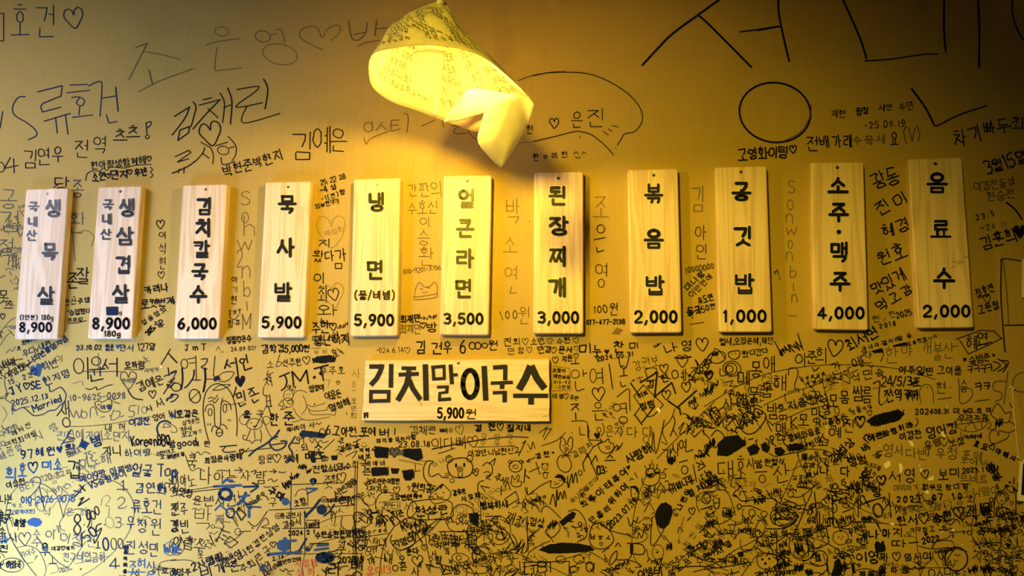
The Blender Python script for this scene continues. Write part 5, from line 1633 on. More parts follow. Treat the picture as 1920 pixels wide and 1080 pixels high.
GRAF += """
@G
t 328 45 390 38 54 6 k 수현
h 470 38 54 14 5 k
h 272 125 58 6 6 k
t 345 125 410 120 58 8 k 윤서
h 470 110 46 10 5 k
h 288 212 60 4 6 k
t 365 202 415 195 54 7 k 지윤
h 470 175 48 4 6 k
l 11 k 500,85 560,80 550,140 500,140 500,85
l 10 k 590,65 596,150
g 655 125 74 96 10 k 누
H 740 140 48 0 k
g 845 95 92 96 11 k 찬
l 9 k 940,65 990,60 985,105 945,108 940,65
l 9 k 1008,60 1012,106
t 665 198 965 155 40 7 k 2024.05.31
l 9 k 1240,88 1266,148 1312,125
l 9 k 1316,58 1336,136
l 8 k 1320,102 1360,92
g 1442 85 92 92 9 k 영
h 1580 75 120 4 8 k
p 6 k 1150,98 1165,80 1175,95 1190,65 1185,90 1215,60 1160,105
t 1005 262 1165 222 96 4 k 강권보
h 1405 222 112 0 8 k
l 13 k 1340,190 1400,196 1480,184
p 7 k 1090,340 1080,300 1130,280 1180,290 1160,330
g 1375 345 140 108 8 k 예
g 1520 330 90 120 8 k 진
h 1245 290 86 6 8 k
h 1440 450 92 6 8 k
h 1265 520 86 8 8 k
h 1645 345 76 10 8 k
o 462 335 36 36 0 7 k
l 7 k 530,298 536,356
l 7 k 540,330 566,326
p 7 k 462,400 475,480 542,465
l 7 k 465,205 466,245
l 8 k 425,245 496,242
o 620 350 28 60 0 7 k
l 7 k 655,328 692,322
l 7 k 655,370 696,366
l 8 k 698,280 706,420
l 8 k 760,245 792,465
p 8 k 845,190 862,265 905,282 935,190
p 7 k 862,275 880,262 905,275
l 8 k 888,285 890,350
l 8 k 855,354 920,346
p 8 k 860,402 872,446 906,434
h 668 512 124 6 8 k
p 7 k 830,536 930,465 940,560 946,655
l 8 k 425,602 490,598 428,652
l 8 k 470,622 496,652
l 9 k 465,678 468,735
p 6 k 430,750 540,748 575,790 582,920
o 662 610 28 25 0 7 k
l 7 k 612,660 716,656
l 8 k 640,685 642,740 708,738
o 828 630 33 30 0 8 k
l 7 k 860,600 908,590
l 7 k 862,640 912,636
l 8 k 908,588 916,680
o 885 740 36 32 0 8 k
l 4 c 268,265 410,285 426,480 265,482
t 282 300 360 306 34 5 k 보림저
t 290 352 402 366 34 5 k 배찬씨유
t 285 405 408 410 24 4 k 010-92
t 292 448 402 450 32 4 k -그한영
t 282 530 340 530 40 6 k 이밥
h 380 530 52 10 5 k
t 432 540 472 545 40 5 k 주빈
l 7 k 1060,430 1238,605 1150,700 1102,712 978,530 1060,430
t 1035 525 1080 500 46 8 k 허브
t 1060 620 1130 600 60 8 k 림림
l 11 k 950,415 1010,500
l 13 k 1035,410 1185,318 1160,540
p 7 k 1085,330 1110,400 1170,385
t 1120 420 1250 370 70 8 k 김현
l 12 k 1160,535 1312,410 1346,505
l 9 k 1195,355 1300,375
l 10 k 985,690 1050,780
l 10 k 1050,760 1160,620
l 7 k 980,700 1040,620
g 545 840 100 110 6 k 나
o 672 825 18 22 0 6 k
p 6 k 700,768 718,830 690,882
g 765 835 70 100 5 k 은
g 840 840 60 90 5 k 지
p 5 k 865,795 880,840 860,885
g 962 845 100 90 6 k 다
g 1095 845 86 100 5 k 다
p 5 k 1125,795 1140,840 1120,880
o 1085 910 25 28 0 5 k
H 655 880 62 0 k
p 7 k 580,915 690,925 620,980 560,1070
l 7 k 545,1020 590,1080
l 7 k 670,890 700,925
p 7 k 335,925 332,890 352,895 372,920 376,950 392,950 402,915 425,888 440,915 432,990 385,1042 330,990 335,925
d 362 965 6 k
d 402 965 6 k
p 5 k 370,985 392,985 380,1010 370,985
p 7 k 665,955 690,940 720,930 755,905 765,935 800,950 795,1000 750,1032 700,1022 675,990 665,955
o 752 982 16 12 0 6 k
d 725 970 5 k
d 775 955 5 k
t 460 1042 590 962 58 5 k 김리자
d 436 850 5 k
t 945 1080 1095 1000 78 10 k 사랑해
p 8 k 780,1030 830,960 840,1000 880,940
l 7 k 820,1010 850,970
g 1265 1040 80 110 8 k 기
g 1340 1000 80 110 8 k 사
g 1410 960 70 110 8 k 여
l 8 k 1440,1020 1500,1000
p 8 k 1300,880 1340,760 1320,700
l 8 k 1320,820 1360,880
p 7 k 1370,820 1420,760 1380,860 1440,840
l 7 k 1440,770 1500,850
p 5 k 1180,1080 1300,960 1500,760 1690,575
p 7 k 1135,1000 1150,850 1170,1035 1222,850 1245,740
p 6 k 1220,930 1270,950 1230,830 1300,740 1340,640
l 13 k 1280,572 1380,642
l 12 k 1380,635 1390,690
l 13 k 1360,630 1530,480
s 8 k 1450,560 1520,520 1540,600 1470,630
s 9 k 1550,500 1660,450 1680,510 1570,550
l 9 k 1500,570 1520,640
l 8 k 1490,630 1520,645 1545,600
p 8 k 1500,720 1480,780 1560,740
l 7 k 1460,700 1540,810 1610,735
l 8 k 1520,790 1560,760
l 8 k 1590,770 1595,870
l 8 k 1590,800 1690,810
l 8 k 1478,850 1510,890 1560,840
h 1690 700 100 10 6 k
p 9 k 1480,390 1540,280 1520,210 1560,260 1610,200 1600,260
l 10 k 1580,280 1640,170 1690,130
s 9 k 1600,320 1660,290 1680,340 1620,350
s 11 k 1500,1050 1600,990 1660,1060 1560,1080
s 11 k 1610,940 1690,890 1690,980 1640,1000
@H
l 7 k 22,138 10,262
l 7 k 25,195 60,216
l 7 k 58,166 150,120
l 7 k 118,80 152,188
p 7 k 20,300 50,365 150,290 248,240
o 195 118 26 30 0 6 k
o 175 95 8 8 0 5 k
o 220 95 8 8 0 5 k
o 200 192 18 28 0 6 k
l 6 k 165,175 232,168
d 190 125 5 k
l 7 k 110,35 40,70
l 7 k 60,48 35,72 66,78
d 0 75 10 k
o 366 90 60 78 20 8 k
p 8 k 345,40 380,15 420,25
l 8 k 575,0 528,90 542,160
l 8 k 600,95 642,18 660,70
l 8 k 580,20 662,222
g 770 40 90 80 9 k 스
t 668 150 735 140 68 9 k 03:
f k 278,208 312,183 350,190 382,222 370,258 350,240 330,216 300,218
p 6 k 252,240 245,295 300,302 350,270 368,240
l 5 k 275,248 295,255
l 5 k 320,235 340,240
p 5 k 280,275 300,270 320,262
p 8 k 395,200 402,302 432,180 442,262 466,170 482,258
o 505 172 16 22 10 7 k
p 8 k 360,250 395,262 410,300
p 8 k 240,450 268,360 292,470 300,320 312,410 332,340 352,400 366,330 382,400
t 440 412 640 232 44 4 k 유니♡쌍진이
t 528 360 560 320 40 5 k 와석
t 540 445 675 345 60 8 k 희촉이
d 710 316 6 k
t 755 275 885 172 64 9 k 태쪽이
H 930 125 42 14 k
t 785 415 895 300 58 9 k 위하여
p 7 k 945,240 955,220 975,230
l 7 k 985,170 1010,215
t 765 635 985 420 48 8 k 2023.07.19
t 615 585 740 490 54 8 k 단홀리
p 7 k 955,300 955,370 990,420 1018,400 1015,330
f k 932,292 990,283 1022,310 1020,362 1004,342 990,312 950,302
l 5 k 980,355 995,360
p 5 k 975,385 990,392 1005,380
o 1125 172 42 40 0 9 k
f k 1090,180 1158,172 1140,205 1105,205
o 1182 158 26 22 0 8 k
f k 1165,165 1202,155 1195,178 1172,180
l 7 k 1090,140 1075,110
l 7 k 1120,130 1115,95
l 7 k 1150,130 1150,90
l 7 k 1180,135 1185,95
p 7 k 1055,215 1050,250 1080,278 1140,285 1190,255 1205,210
o 1232 195 28 26 0 7 k
d 1225 190 5 k
d 1242 188 5 k
p 6 k 1240,165 1250,135 1275,140
p 6 k 1160,290 1170,320 1200,290 1215,255 1225,290
p 6 k 1250,250 1280,245 1300,340
p 5 k 1185,320 1190,400 1220,340 1250,345 1245,290
s 6 k 1048,330 1160,310 1170,360 1060,370
o 1090 360 42 40 10 5 k
f k 1062,378 1090,360 1110,378 1085,395
p 6 k 1130,400 1070,515
p 6 k 1110,430 1060,460
f k 1165,565 1175,500 1215,442 1260,430 1310,460 1322,520 1290,620 1242,672 1200,650 1172,605
p 7 k 1240,675 1160,800 1125,780 1140,560
p 6 k 1175,600 1200,690 1250,760
p 6 k 1120,440 1160,510
t 1330 500 1350 540 36 6 k 소근
p 7 k 162,520 185,470 240,480 335,572
f k 318,602 440,508 470,530 450,572 352,642
p 7 k 400,510 470,497 530,550 562,640 555,740 480,778
s 9 k 230,600 320,570 290,660 210,690
p 7 k 200,690 290,610 330,660 260,740 200,690
p 7 k 215,700 250,750 270,780
f k 135,850 230,802 330,785 480,790 590,812 640,850 560,868 400,880 240,882
s 7 k 130,850 600,790 650,850 240,890
o 335 935 42 32 0 7 k
o 495 932 46 36 0 7 k
p 5 k 0,930 150,965 330,940 560,870
p 6 k 30,950 60,870 150,810 240,770
p 6 k 30,560 40,700 50,840 0,880
p 7 k 45,770 90,710 50,740
t 95 600 160 610 80 7 k 검살
l 7 k 100,705 150,660
p 7 k 610,640 665,612 740,652 798,740 780,800 700,842 620,822 585,750 610,640
t 615 735 752 740 40 7 k ㅂㅠㅗ
h 690 798 34 0 5 k
p 7 k 685,630 800,688 945,722
l 7 k 918,700 945,735
t 490 715 560 670 40 6 k 교쿠
o 522 740 16 20 0 6 k
p 5 k 1140,60 1120,120 1060,260 1010,400 975,560 965,700 962,850 1000,950 1042,1000
p 8 k 925,565 948,642 978,592 1000,612 1012,560
p 5 k 970,650 1060,680 1102,730 1050,780 962,792
p 7 k 1010,750 1025,700 1045,745 1065,690
p 8 k 920,792 1040,800 1075,850 1050,890 975,885
f k 945,800 975,800 970,885 945,885
l 6 k 1090,840 1105,920
p 8 k 1060,690 1090,640 1100,680 1125,630
p 8 k 758,985 780,905 828,860 822,930 772,985
p 8 k 815,937 930,932 960,880
s 7 k 840,950 930,930 940,990 860,1000
p 7 k 930,940 1000,960 1045,995 990,1005
p 7 k 790,1080 800,1020 840,985
o 1190 870 50 66 0 6 k
d 1175 850 5 k
f k 1170,870 1205,855 1185,885
p 7 k 1240,720 1300,800 1310,850
s 7 k 1250,800 1310,780 1325,850 1270,860
l 8 k 700,870 760,830
l 7 k 720,890 735,950
o 735 940 15 18 0 6 k
p 6 k 600,870 720,940
p 8 k 815,820 840,790 862,820
l 8 k 15,962 15,1070 52,1062
l 7 k 0,960 410,950 408,1080
l 7 k 70,985 130,980 
l 8 k 95,985 95,1060
g 175 1000 90 90 8 k B
l 8 k 242,960 245,1045
p 5 k 0,1000 200,990 400,1075
l 7 k 195,1050 200,1080
t 445 1045 540 1020 90 8 k FH
g 590 1000 70 90 8 k Q
l 7 k 630,965 625,1030
t 1045 1060 1190 1030 80 9 k 이방비
p 7 k 1230,920 1210,1000 1190,1080
p 8 k 1130,970 1160,940 1190,980 1220,930
t 1270 1000 1410 910 60 6 k 서민주는
t 1310 1055 1450 960 64 7 k 음드쓰
t 1320 300 1480 240 62 9 k 귀염나유
t 1385 470 1450 340 56 8 k 나린아
t 1480 350 1640 250 60 9 k 형제영
o 1425 145 28 36 0 8 k
l 8 k 1405,225 1480,190
l 8 k 1500,100 1530,250
l 9 k 1380,80 1450,60
s 11 k 1260,20 1340,0 1350,90 1290,110
t 1560 100 1620 190 90 8 k 지훈
p 6 k 1560,520 1530,450 1545,370 1620,335 1690,340
o 1615 400 38 44 10 8 k
l 8 k 1568,495 1670,462
p 8 k 1620,510 1640,560 1690,550
t 1445 800 1545 645 58 5 g 희진성
h 1490 510 66 8 7 k
l 9 k 1450,590 1480,560
p 7 k 1365,700 1380,650 1410,690
l 7 k 1370,760 1375,790
p 3 g 1390,640 1420,560 1380,740 1400,800
t 1470 890 1560 815 56 8 k 재미
h 1598 810 60 14 7 k
s 8 k 1420,840 1500,880 1560,830 1480,800
p 7 k 1410,840 1560,930 1690,960
s 9 k 1600,880 1690,830 1690,900 1620,920
p 9 k 1330,1010 1500,995 1690,1000
p 7 k 1500,1045 1620,1020 1690,1070
g 1560 960 70 80 6 k 모
t 1330 190 1370 205 22 3 c ㄹㄹㄹ
d 1400 650 5 k
s 7 k 1560,620 1650,590 1690,670 1600,680
t 1600 700 1680 620 70 8 k 김지
p 8 k 1590,720 1660,740 1690,700
@I
t 155 92 560 85 56 6 k 월세,오정은예,재던
t 348 198 410 185 52 6 k 왔다
t 460 180 515 168 50 6 k 간다
s 11 k 590,150 800,55 830,165 650,215
l 8 k 595,90 660,215
l 8 k 790,25 835,160
g 812 245 95 115 8 k 이
g 908 225 90 110 8 k 준
g 990 210 100 130 8 k 희
h 1105 148 146 -6 9 k
t 1240 115 1420 20 104 10 k 최서연
p 7 k 60,260 70,210 110,180 170,185 175,240 120,275 60,260
p 7 k 85,150 130,170 180,240
d 112 238 5 r
s 7 k 60,190 110,170 130,210 70,230
p 7 k 205,190 232,175 295,170 296,215 260,242 215,225 205,190
d 235 195 5 k
d 265 192 5 k
h 38 375 80 6 7 k
p 7 k 0,290 50,240 30,330 0,350
s 11 k 0,480 120,410 110,480 10,560
o 235 320 76 62 -10 12 g
o 228 322 50 48 0 8 k
o 215 325 30 30 0 8 k
p 7 k 135,320 140,380 200,370
g 335 400 110 130 9 k 메
g 440 325 90 140 9 k 몽
g 550 280 110 130 8 k 애
p 5 k 0,640 130,560 280,470 480,380 720,322 1000,290 1300,290 1530,305
l 6 k 170,440 245,420 215,470 275,465
h 122 720 152 -4 8 k
g 205 615 90 100 8 k 사
g 315 580 100 110 8 k 해
g 420 540 90 130 8 k 물
g 530 500 100 130 8 k 뭄
g 640 440 120 130 8 k 해
p 7 k 712,375 722,320 780,318 792,372 765,450 770,490 800,495 795,520
l 5 k 700,520 800,490
l 5 k 500,630 580,592 690,540 1000,435 1055,625 860,665 580,790
g 580 680 96 136 8 k 밤
l 6 k 680,530 690,600
t 655 655 1000 560 76 7 k 흐저중원성
s 7 k 700,640 980,540 1000,600 730,680
t 825 412 1005 360 28 4 k 김가은실음
t 875 445 1155 388 26 5 k 저여이슨편지
p 5 g 1030,460 1060,420 1080,460 1040,510
t 1080 470 1190 460 60 3 c 연선
t 1110 322 1290 270 90 7 k 간예
g 1370 225 90 100 6 g 잔
p 8 k 915,310 930,340 970,310
p 6 k 1390,290 1410,310 1430,290
t 1280 392 1480 345 74 6 k 석민승
g 650 850 90 150 8 k 맴
g 758 772 66 96 8 k K
g 838 752 84 100 8 k 모
g 948 712 86 130 8 k 망
t 1035 665 1110 660 90 7 k 앙
g 1090 590 80 110 9 k 모
g 1185 560 80 110 9 k 몸
g 1300 530 90 130 9 k 쌈
g 1375 540 80 140 9 k 름
o 1120 672 20 30 20 6 k
p 6 k 970,680 990,730 1060,740 1140,710
p 7 k 1430,450 1480,430 1475,600 1500,630
t 1180 680 1300 650 30 4 k ·상범
t 1260 690 1400 640 30 5 k 안펌여당
s 12 k 190,850 470,650 530,720 260,880
p 9 k 200,800 260,740 300,800 340,700 400,760 430,660 500,690 520,740 440,850 360,870 310,810 400,760
f k 115,950 180,892 290,880 362,960 300,1000 200,1062 110,1052
s 9 k 100,960 350,880 370,970 140,1070
p 8 k 60,890 110,840 170,900 90,990
s 10 k 0,960 80,900 110,960 20,1040
f k 358,990 420,955 472,990 450,1042 390,1056
f k 478,960 520,938 556,990 540,1036 490,1012
f k 594,990 650,980 692,1020 650,1062 600,1042
s 10 k 690,960 860,930 870,1000 710,1030
f k 710,962 790,945 850,965 830,1008 725,1015
l 8 k 530,770 570,850
p 7 k 550,1035 600,1060 700,1040 850,1010 870,950
t 735 905 955 845 56 7 k 중쌔와음중
t 965 805 1175 725 44 5 k 이사금조은
g 1000 920 84 110 8 k 소
g 1105 860 110 90 8 k 예
g 1222 805 86 110 8 k 신
h 1315 772 100 8 8 k
h 1398 695 48 6 6 k
t 910 960 960 925 56 7 k 횟여
f k 1370,762 1440,712 1530,690 1530,790 1420,802
s 11 k 1370,765 1530,690 1530,790 1410,805
p 7 k 1400,870 1350,900 1390,950
t 1410 905 1520 875 66 7 k 예쁘
t 1100 1070 1225 945 80 9 k 김범상
t 1225 1075 1360 990 58 10 k 서버
d 1398 982 7 k
p 6 k 1500,1010 1460,1040 1480,1070 1450,1065
p 6 k 790,1060 800,1010 900,1000 1020,1010 1100,1050
t 850 1060 890 1050 50 8 k 연
t 950 1040 1020 1030 40 6 k 모은
p 5 k 0,800 60,825 110,815
l 7 k 1035,560 1050,690
@J
g 190 140 150 160 8 k 대
g 322 130 90 210 8 k 호
t 405 95 480 90 84 7 k 시발
t 560 80 680 75 60 7 k 한월식
l 8 k 445,165 555,160
o 513 225 28 34 0 8 k
l 8 k 590,130 610,100
p 8 k 660,115 640,150 612,192
l 8 k 645,150 682,190
l 8 k 712,88 720,186
l 8 k 720,150 752,150
p 8 k 648,200 655,258 735,240
p 5 k 830,60 740,280 640,490
p 6 k 825,0 842,75 880,150 940,212 990,180 1002,80 995,0
t 885 38 942 35 48 7 k 연수
t 895 118 952 105 46 7 k 유리
t 925 185 985 175 38 8 k 태니
p 5 k 770,150 860,110 900,170 900,300
t 798 215 900 205 40 5 k 김경배
t 850 255 970 245 36 5 k 배오하니
g 1105 45 60 60 9 k ㄱ
g 1180 35 70 80 9 k 미
l 9 k 1015,30 1030,70
g 1060 150 80 90 10 k 나
g 1240 160 84 90 10 k 다
t 1310 75 1390 55 70 9 k 당범
t 1435 90 1540 130 36 5 k 수조드물
t 1430 130 1500 180 30 5 k 승조의
l 6 k 1480,20 1540,0
p 6 k 1510,10 1530,45 1560,15
t 1000 280 1100 230 66 5 g 일재
g 1152 320 90 110 9 k 우
l 9 k 1240,290 1330,320
g 1312 290 90 90 9 k 서
g 1412 205 90 80 10 k 유
o 1468 278 20 22 0 8 k
g 1520 335 80 90 9 k 랑
h 1560 240 84 8 8 k
t 0 290 105 225 80 9 k 나김은정
s 8 k 0,290 100,220 120,260 10,310
t 155 250 430 270 56 4 c 기서찬초미
l 9 k 280,260 340,310
l 9 k 325,280 290,330
l 4 c 520,300 590,260
p 6 k 0,345 70,340 130,316 200,340 240,420 262,520 210,590 130,622 50,600
o 28 388 30 40 0 7 k
l 8 k 0,488 72,464
p 8 k 80,400 95,480 130,472 135,395
l 7 k 85,440 130,432
g 205 520 90 90 8 k 갱
s 9 k 150,500 230,490 250,560 170,570
t 30 540 80 520 40 7 k L*
p 8 k 250,370 300,390 340,420 500,400 620,400 640,450 600,490
l 8 k 430,380 480,440
s 9 k 430,400 510,380 530,440 450,460
o 310 468 20 22 0 8 k
l 8 k 330,465 410,462 500,500
o 422 525 28 34 15 8 k
o 528 535 28 26 0 7 k
l 8 k 455,330 540,385
l 7 k 590,335 600,390
g 650 335 80 60 7 k 빠
o 675 380 14 16 0 6 k
o 762 358 26 30 0 7 k
p 7 k 770,380 840,385 905,345
p 7 k 815,292 945,312 915,420
l 7 k 870,360 890,440
p 8 k 905,430 850,580 790,710
o 700 560 118 84 -5 8 k
o 690 570 100 62 12 7 k
o 720 540 90 90 30 6 k
s 9 k 600,500 800,430 830,500 640,540
o 760 450 60 22 -10 9 k
o 650 545 24 28 0 8 k
o 728 520 28 24 0 8 k
l 9 k 620,580 740,578
p 9 k 550,662 650,665 750,640 830,560
l 7 k 640,680 640,860
t 610 710 920 690 60 8 k 남아드금
l 9 k 972,340 990,520 1005,672
l 9 k 1000,672 1080,660
l 9 k 1080,670 1100,790
p 8 k 1100,790 980,840 900,760 1000,680
t 915 515 985 505 36 6 k 24.
t 885 605 965 585 46 8 k .62
t 1035 580 1110 575 90 9 k Lim
s 9 k 1020,640 1110,620 1120,650 1030,665
l 9 k 1140,650 1130,430 1250,388
o 1140 480 30 42 10 8 k
p 6 k 1040,470 1065,460 1060,490 1100,480
p 5 k 1230,400 1330,460 1450,520 1597,560
l 8 k 1355,370 1360,560
o 1250 460 30 20 -10 8 k
l 8 k 1220,520 1320,480
l 8 k 1395,365 1450,465
l 8 k 1360,460 1560,390
o 1535 500 38 60 10 8 k
s 9 k 1150,560 1320,520 1330,600 1170,640
p 8 k 1150,650 1250,640 1330,580
p 6 k 1270,610 1400,600 1597,620
s 8 k 1390,560 1470,540 1460,600 1400,610
l 8 k 1500,580 1560,690
t 1290 680 1400 650 50 6 k 김지현
g 1410 720 60 80 8 k 개
g 1492 715 90 80 9 k 나
g 1590 700 30 70 9 k ㅁ
p 6 k 1160,690 1140,710 1140,770 1190,805 1250,790 1270,730 1240,690 1205,678 1165,692
d 1185 738 6 k
d 1222 732 6 k
f k 1195,755 1215,745 1212,765
t 1280 785 1365 770 56 6 k 민혁
p 6 k 1370,790 1400,810 1450,785
t 1230 840 1420 830 34 4 g 사도♡소희
o 1365 910 22 26 0 8 k
l 8 k 1418,870 1425,950
g 1490 910 90 110 8 k 영
g 1570 910 60 80 8 k 자
f k 1500,800 1520,770 1540,800 1575,770 1590,810 1580,870 1510,870
t 1365 985 1410 960 46 6 k 스
g 1570 1040 60 80 8 k 배
t 1390 1065 1540 1055 56 7 k 저음라
p 7 k 1340,1030 1420,1015 1500,1035 1560,1080
f k 1150,950 1190,922 1218,990 1200,1080 1120,1080 1140,1000
f k 1295,975 1322,975 1338,1055 1308,1062
p 8 k 1210,930 1260,900 1300,940 1270,980 1230,950
s 7 k 1200,980 1250,930 1260,1050 1200,1070
p 7 k 470,910 540,880 620,890 652,940 620,1000 540,1022 480,990 470,910
d 513 933 11 k
d 575 928 11 k
d 540 970 13 k
o 492 890 24 20 0 6 k
p 6 k 0,1010 120,960 260,860 420,780 560,680
p 8 k 0,1020 180,1000 400,960
p 6 k 190,990 200,910 240,890 280,940 260,1000
f k 290,880 350,870 345,910 310,915
l 8 k 300,875 430,850
p 6 k 330,1080 400,980 460,900
p 7 k 0,560 80,640 180,720
l 8 k 20,680 80,740
s 9 k 0,590 110,560 130,630 30,650
s 8 k 60,760 140,740 200,830 120,850
t 15 910 110 830 60 8 k 은희
t 135 860 210 800 64 8 k 서명
o 10 800 18 36 0 7 k
p 7 k 210,630 320,620 400,560
l 7 k 280,600 260,690
l 8 k 335,575 400,640
s 10 k 300,650 420,620 420,720 320,700
p 7 k 260,760 330,690 480,740 540,650 500,590 460,640 450,720
p 6 k 320,760 330,840 420,840 480,740
p 7 k 400,740 560,735 640,740 780,700
p 8 k 470,770 560,820 640,780 760,700
o 530 770 70 50 10 7 k
p 7 k 560,740 590,840
p 7 k 480,840 540,880 660,900 760,930
s 6 k 650,780 720,750 740,830 660,850
s 10 k 670,850 760,830 760,900 690,910
p 7 k 760,740 750,830 800,920 900,940 960,880 950,800 880,740 780,730
s 10 k 790,780 860,760 880,900 820,900
o 860 830 60 70 0 8 k
o 840 880 50 40 0 8 k
p 7 k 900,780 980,840 1040,800
p 7 k 1010,760 1150,830 1250,910
l 8 k 910,730 920,900
p 8 k 940,930 1000,860 1060,870 1090,930 1060,980 980,990 930,950
t 1000 920 1060 915 60 8 k 캠
l 7 k 1090,840 1130,880
p 6 k 1040,760 1060,720
l 7 k 1095,860 1110,890
o 1170 860 20 24 0 7 k
s 12 k 640,960 740,930 760,1010 660,1030
s 10 k 790,970 880,960 880,1040 800,1050
s 11 k 890,1020 950,1010 960,1080 900,1080
p 7 k 1080,930 1090,1000 1100,1080
p 8 k 460,1080 560,1040 700,1040
t 480 1065 640 1010 60 8 k 기어해
t 650 1060 790 1040 40 7 k 서생태민
p 7 k 930,1060 1000,1050 1050,1070
p 8 k 1010,1080 1060,1050
l 8 k 240,1020 250,1060 310,1040
p 6 k 40,1030 130,1060
@K
t 92 148 250 105 38 5 k 국내야구
t 265 100 365 72 38 5 k 갤러리
t 395 62 470 42 38 5 k 일동
f k 328,125 445,93 462,122 342,140
f k 145,172 240,145 252,188 180,190
p 6 k 245,150 252,205 230,260
t 470 108 690 48 30 5 k 오응원합니다
g 110 220 110 110 6 g 잔
g 322 205 116 140 6 g 한
g 448 165 96 96 6 g 야
g 610 138 100 110 6 g 개
g 712 172 72 156 6 g 불
g 802 165 96 140 6 g 산
l 5 g 845,132 862,130
l 5 g 868,128 885,125
l 7 k 865,75 900,60 1080,-5 1180,5
l 7 k 1180,0 1250,65 1120,130 970,196 895,80
l 6 k 1235,55 1262,72
g 1000 100 96 112 9 k 혜
g 1090 65 88 104 9 k 연
l 9 k 1040,130 1165,95
H 940 245 38 0 k
t 1005 252 1125 222 64 7 k 송범준
H 1184 208 30 0 k
t 985 330 1150 310 72 7 k ㅋㅋㅋㅋ
p 8 k 1180,260 1240,290 1180,340
p 8 k 1220,240 1290,290 1220,345
p 8 k 1250,250 1305,260 1290,310 1260,350
t 415 328 640 345 66 8 k 여주일찐
t 738 342 880 338 76 7 k 그이름
p 5 k 0,285 200,300 390,325 560,370 690,412
t 258 425 535 430 78 8 k 24/5/3포
s 9 k 485,430 535,420 540,455 490,460
t 300 548 520 540 100 9 k 전역ㅋㅋ
s 7 k 440,500 540,480 540,590 450,600
p 7 g 165,440 225,432 215,520 225,620 270,600 300,530
l 6 g 165,490 220,480
p 7 g 570,612 558,510 600,455 650,465 672,520 676,610
g 740 482 86 92 6 k 현
d 625 480 6 g
d 820 480 6 g
l 8 g 710,580 830,564
p 8 g 885,400 895,500 900,608 960,600 1005,540 985,490 905,490
g 932 465 60 110 6 k 승
t 1055 472 1125 465 62 8 k ㅋㅋ
l 8 g 1028,597 1145,580
p 7 g 1285,428 1192,432 1182,500 1245,520 1250,570 1195,598
l 7 g 1302,350 1270,620
p 6 g 1440,350 1380,370 1345,430 1360,500 1440,520
t 535 682 660 682 44 7 k 2024
t 695 682 800 678 36 7 k 08.31
t 868 678 945 678 46 7 k 미누
t 985 678 1140 670 38 7 k ♥찬이
f k 110,770 240,702 380,662 436,702 380,762 200,808
s 10 k 105,775 420,655 440,710 170,815
h 60 765 90 0 8 k
p 7 k 110,870 85,910 130,945
t 150 905 470 800 54 8 k 예쁜사랑하라
t 480 790 500 770 40 7 k ㅁ
p 7 k 530,735 545,775 520,810
t 415 892 545 870 66 8 k 이경찬
t 655 862 830 820 92 9 k 잉어킹
t 630 965 705 945 62 6 k 유림
h 765 935 84 4 6 k
t 835 945 905 930 66 6 k 보정
p 5 k 905,850 915,940 890,975
g 295 1010 90 110 7 g 영
g 382 1010 66 90 7 g 서
g 485 1032 90 80 7 g 다
g 580 1040 80 100 7 g 빈
g 735 1035 80 90 7 g 우
g 832 1035 90 100 7 g 정
t 955 1050 1050 1055 70 6 g 포에
p 6 k 240,1020 195,1020 200,1050 240,1045 180,1070
p 6 k 1160,712 1180,660 1215,615 1250,650 1282,700
p 6 k 1282,700 1330,690 1308,770 1240,770
p 6 k 1310,765 1355,790 1370,828 1310,860 1230,842
p 6 k 1312,870 1290,912 1170,952 1150,868 1200,822
s 9 k 1190,740 1260,730 1260,820 1200,830
p 6 k 1160,712 1200,745 1215,780
p 5 k 1140,830 1210,850 1220,885 1235,840
o 1000 770 132 82 5 5 k
t 912 740 1110 740 58 6 k 우리자유
l 5 k 880,790 1130,760
l 5 k 1080,760 1085,830
l 5 k 950,800 940,850
p 5 k 970,800 1000,770 1040,840
p 5 k 1100,700 1160,790 1130,830
s 10 k 930,880 1080,860 1090,910 960,920
t 1040 955 1110 980 48 9 k 효요
h 1172 985 54 20 8 k
t 1225 1020 1345 1075 46 9 k 마해시
l 6 k 640,980 630,1060
p 6 k 1320,610 1330,640 1350,645
@L
g 368 200 110 105 9 k 서
g 497 195 94 122 9 k 영
h 630 185 78 8 8 k
g 790 190 84 94 9 k 보
g 888 168 92 80 9 k 미
g 112 198 120 96 10 k 유
o 152 280 22 24 0 9 k
g 205 340 80 86 9 k 랑
h 248 240 90 8 9 k
t 378 308 545 300 56 6 g 이야자기
t 635 298 755 300 52 7 k 한부오
t 835 298 985 290 50 7 k 왔다펌
t 398 408 620 398 52 9 k 2023.
t 712 388 765 384 50 9 k 07
t 880 380 938 374 50 9 k 10
t 448 502 670 470 72 5 g 얼룩미스코
t 740 465 925 415 70 5 g 왔다감
t 425 595 525 582 84 9 k 현서
h 620 572 98 6 9 k
t 742 562 825 552 88 10 k 승현
h 925 520 100 6 10 k
g 85 745 80 80 9 k 개
g 175 715 90 70 9 k 나
g 290 705 70 70 9 k 마
g 390 695 84 80 9 k 지
t 520 682 690 662 46 6 k ㅋㅋ점고
g 797 660 84 60 9 k ㅗ
t 620 768 740 748 46 9 k 2022
t 760 745 870 720 56 9 k .7
l 9 k 968,680 972,710
H 638 715 40 0 k
g 400 795 130 66 9 k 따
l 9 k 490,790 572,780
o 52 915 26 26 0 8 k
l 8 k 108,870 118,960
g 180 915 92 116 8 k 영
g 272 920 76 80 8 k 자
h 380 910 80 6 8 k
t 480 918 650 905 70 8 k 임서여
t 258 1022 460 1030 56 8 k 왔따감
t 80 1065 250 1060 52 8 k 저음라
f k 200,800 220,770 240,800 265,770 280,810 285,860 215,865
l 9 k 0,240 45,330
g 40 430 80 100 9 k 사
l 9 k 80,365 140,465
l 9 k 100,430 280,385
o 212 505 40 60 15 9 k
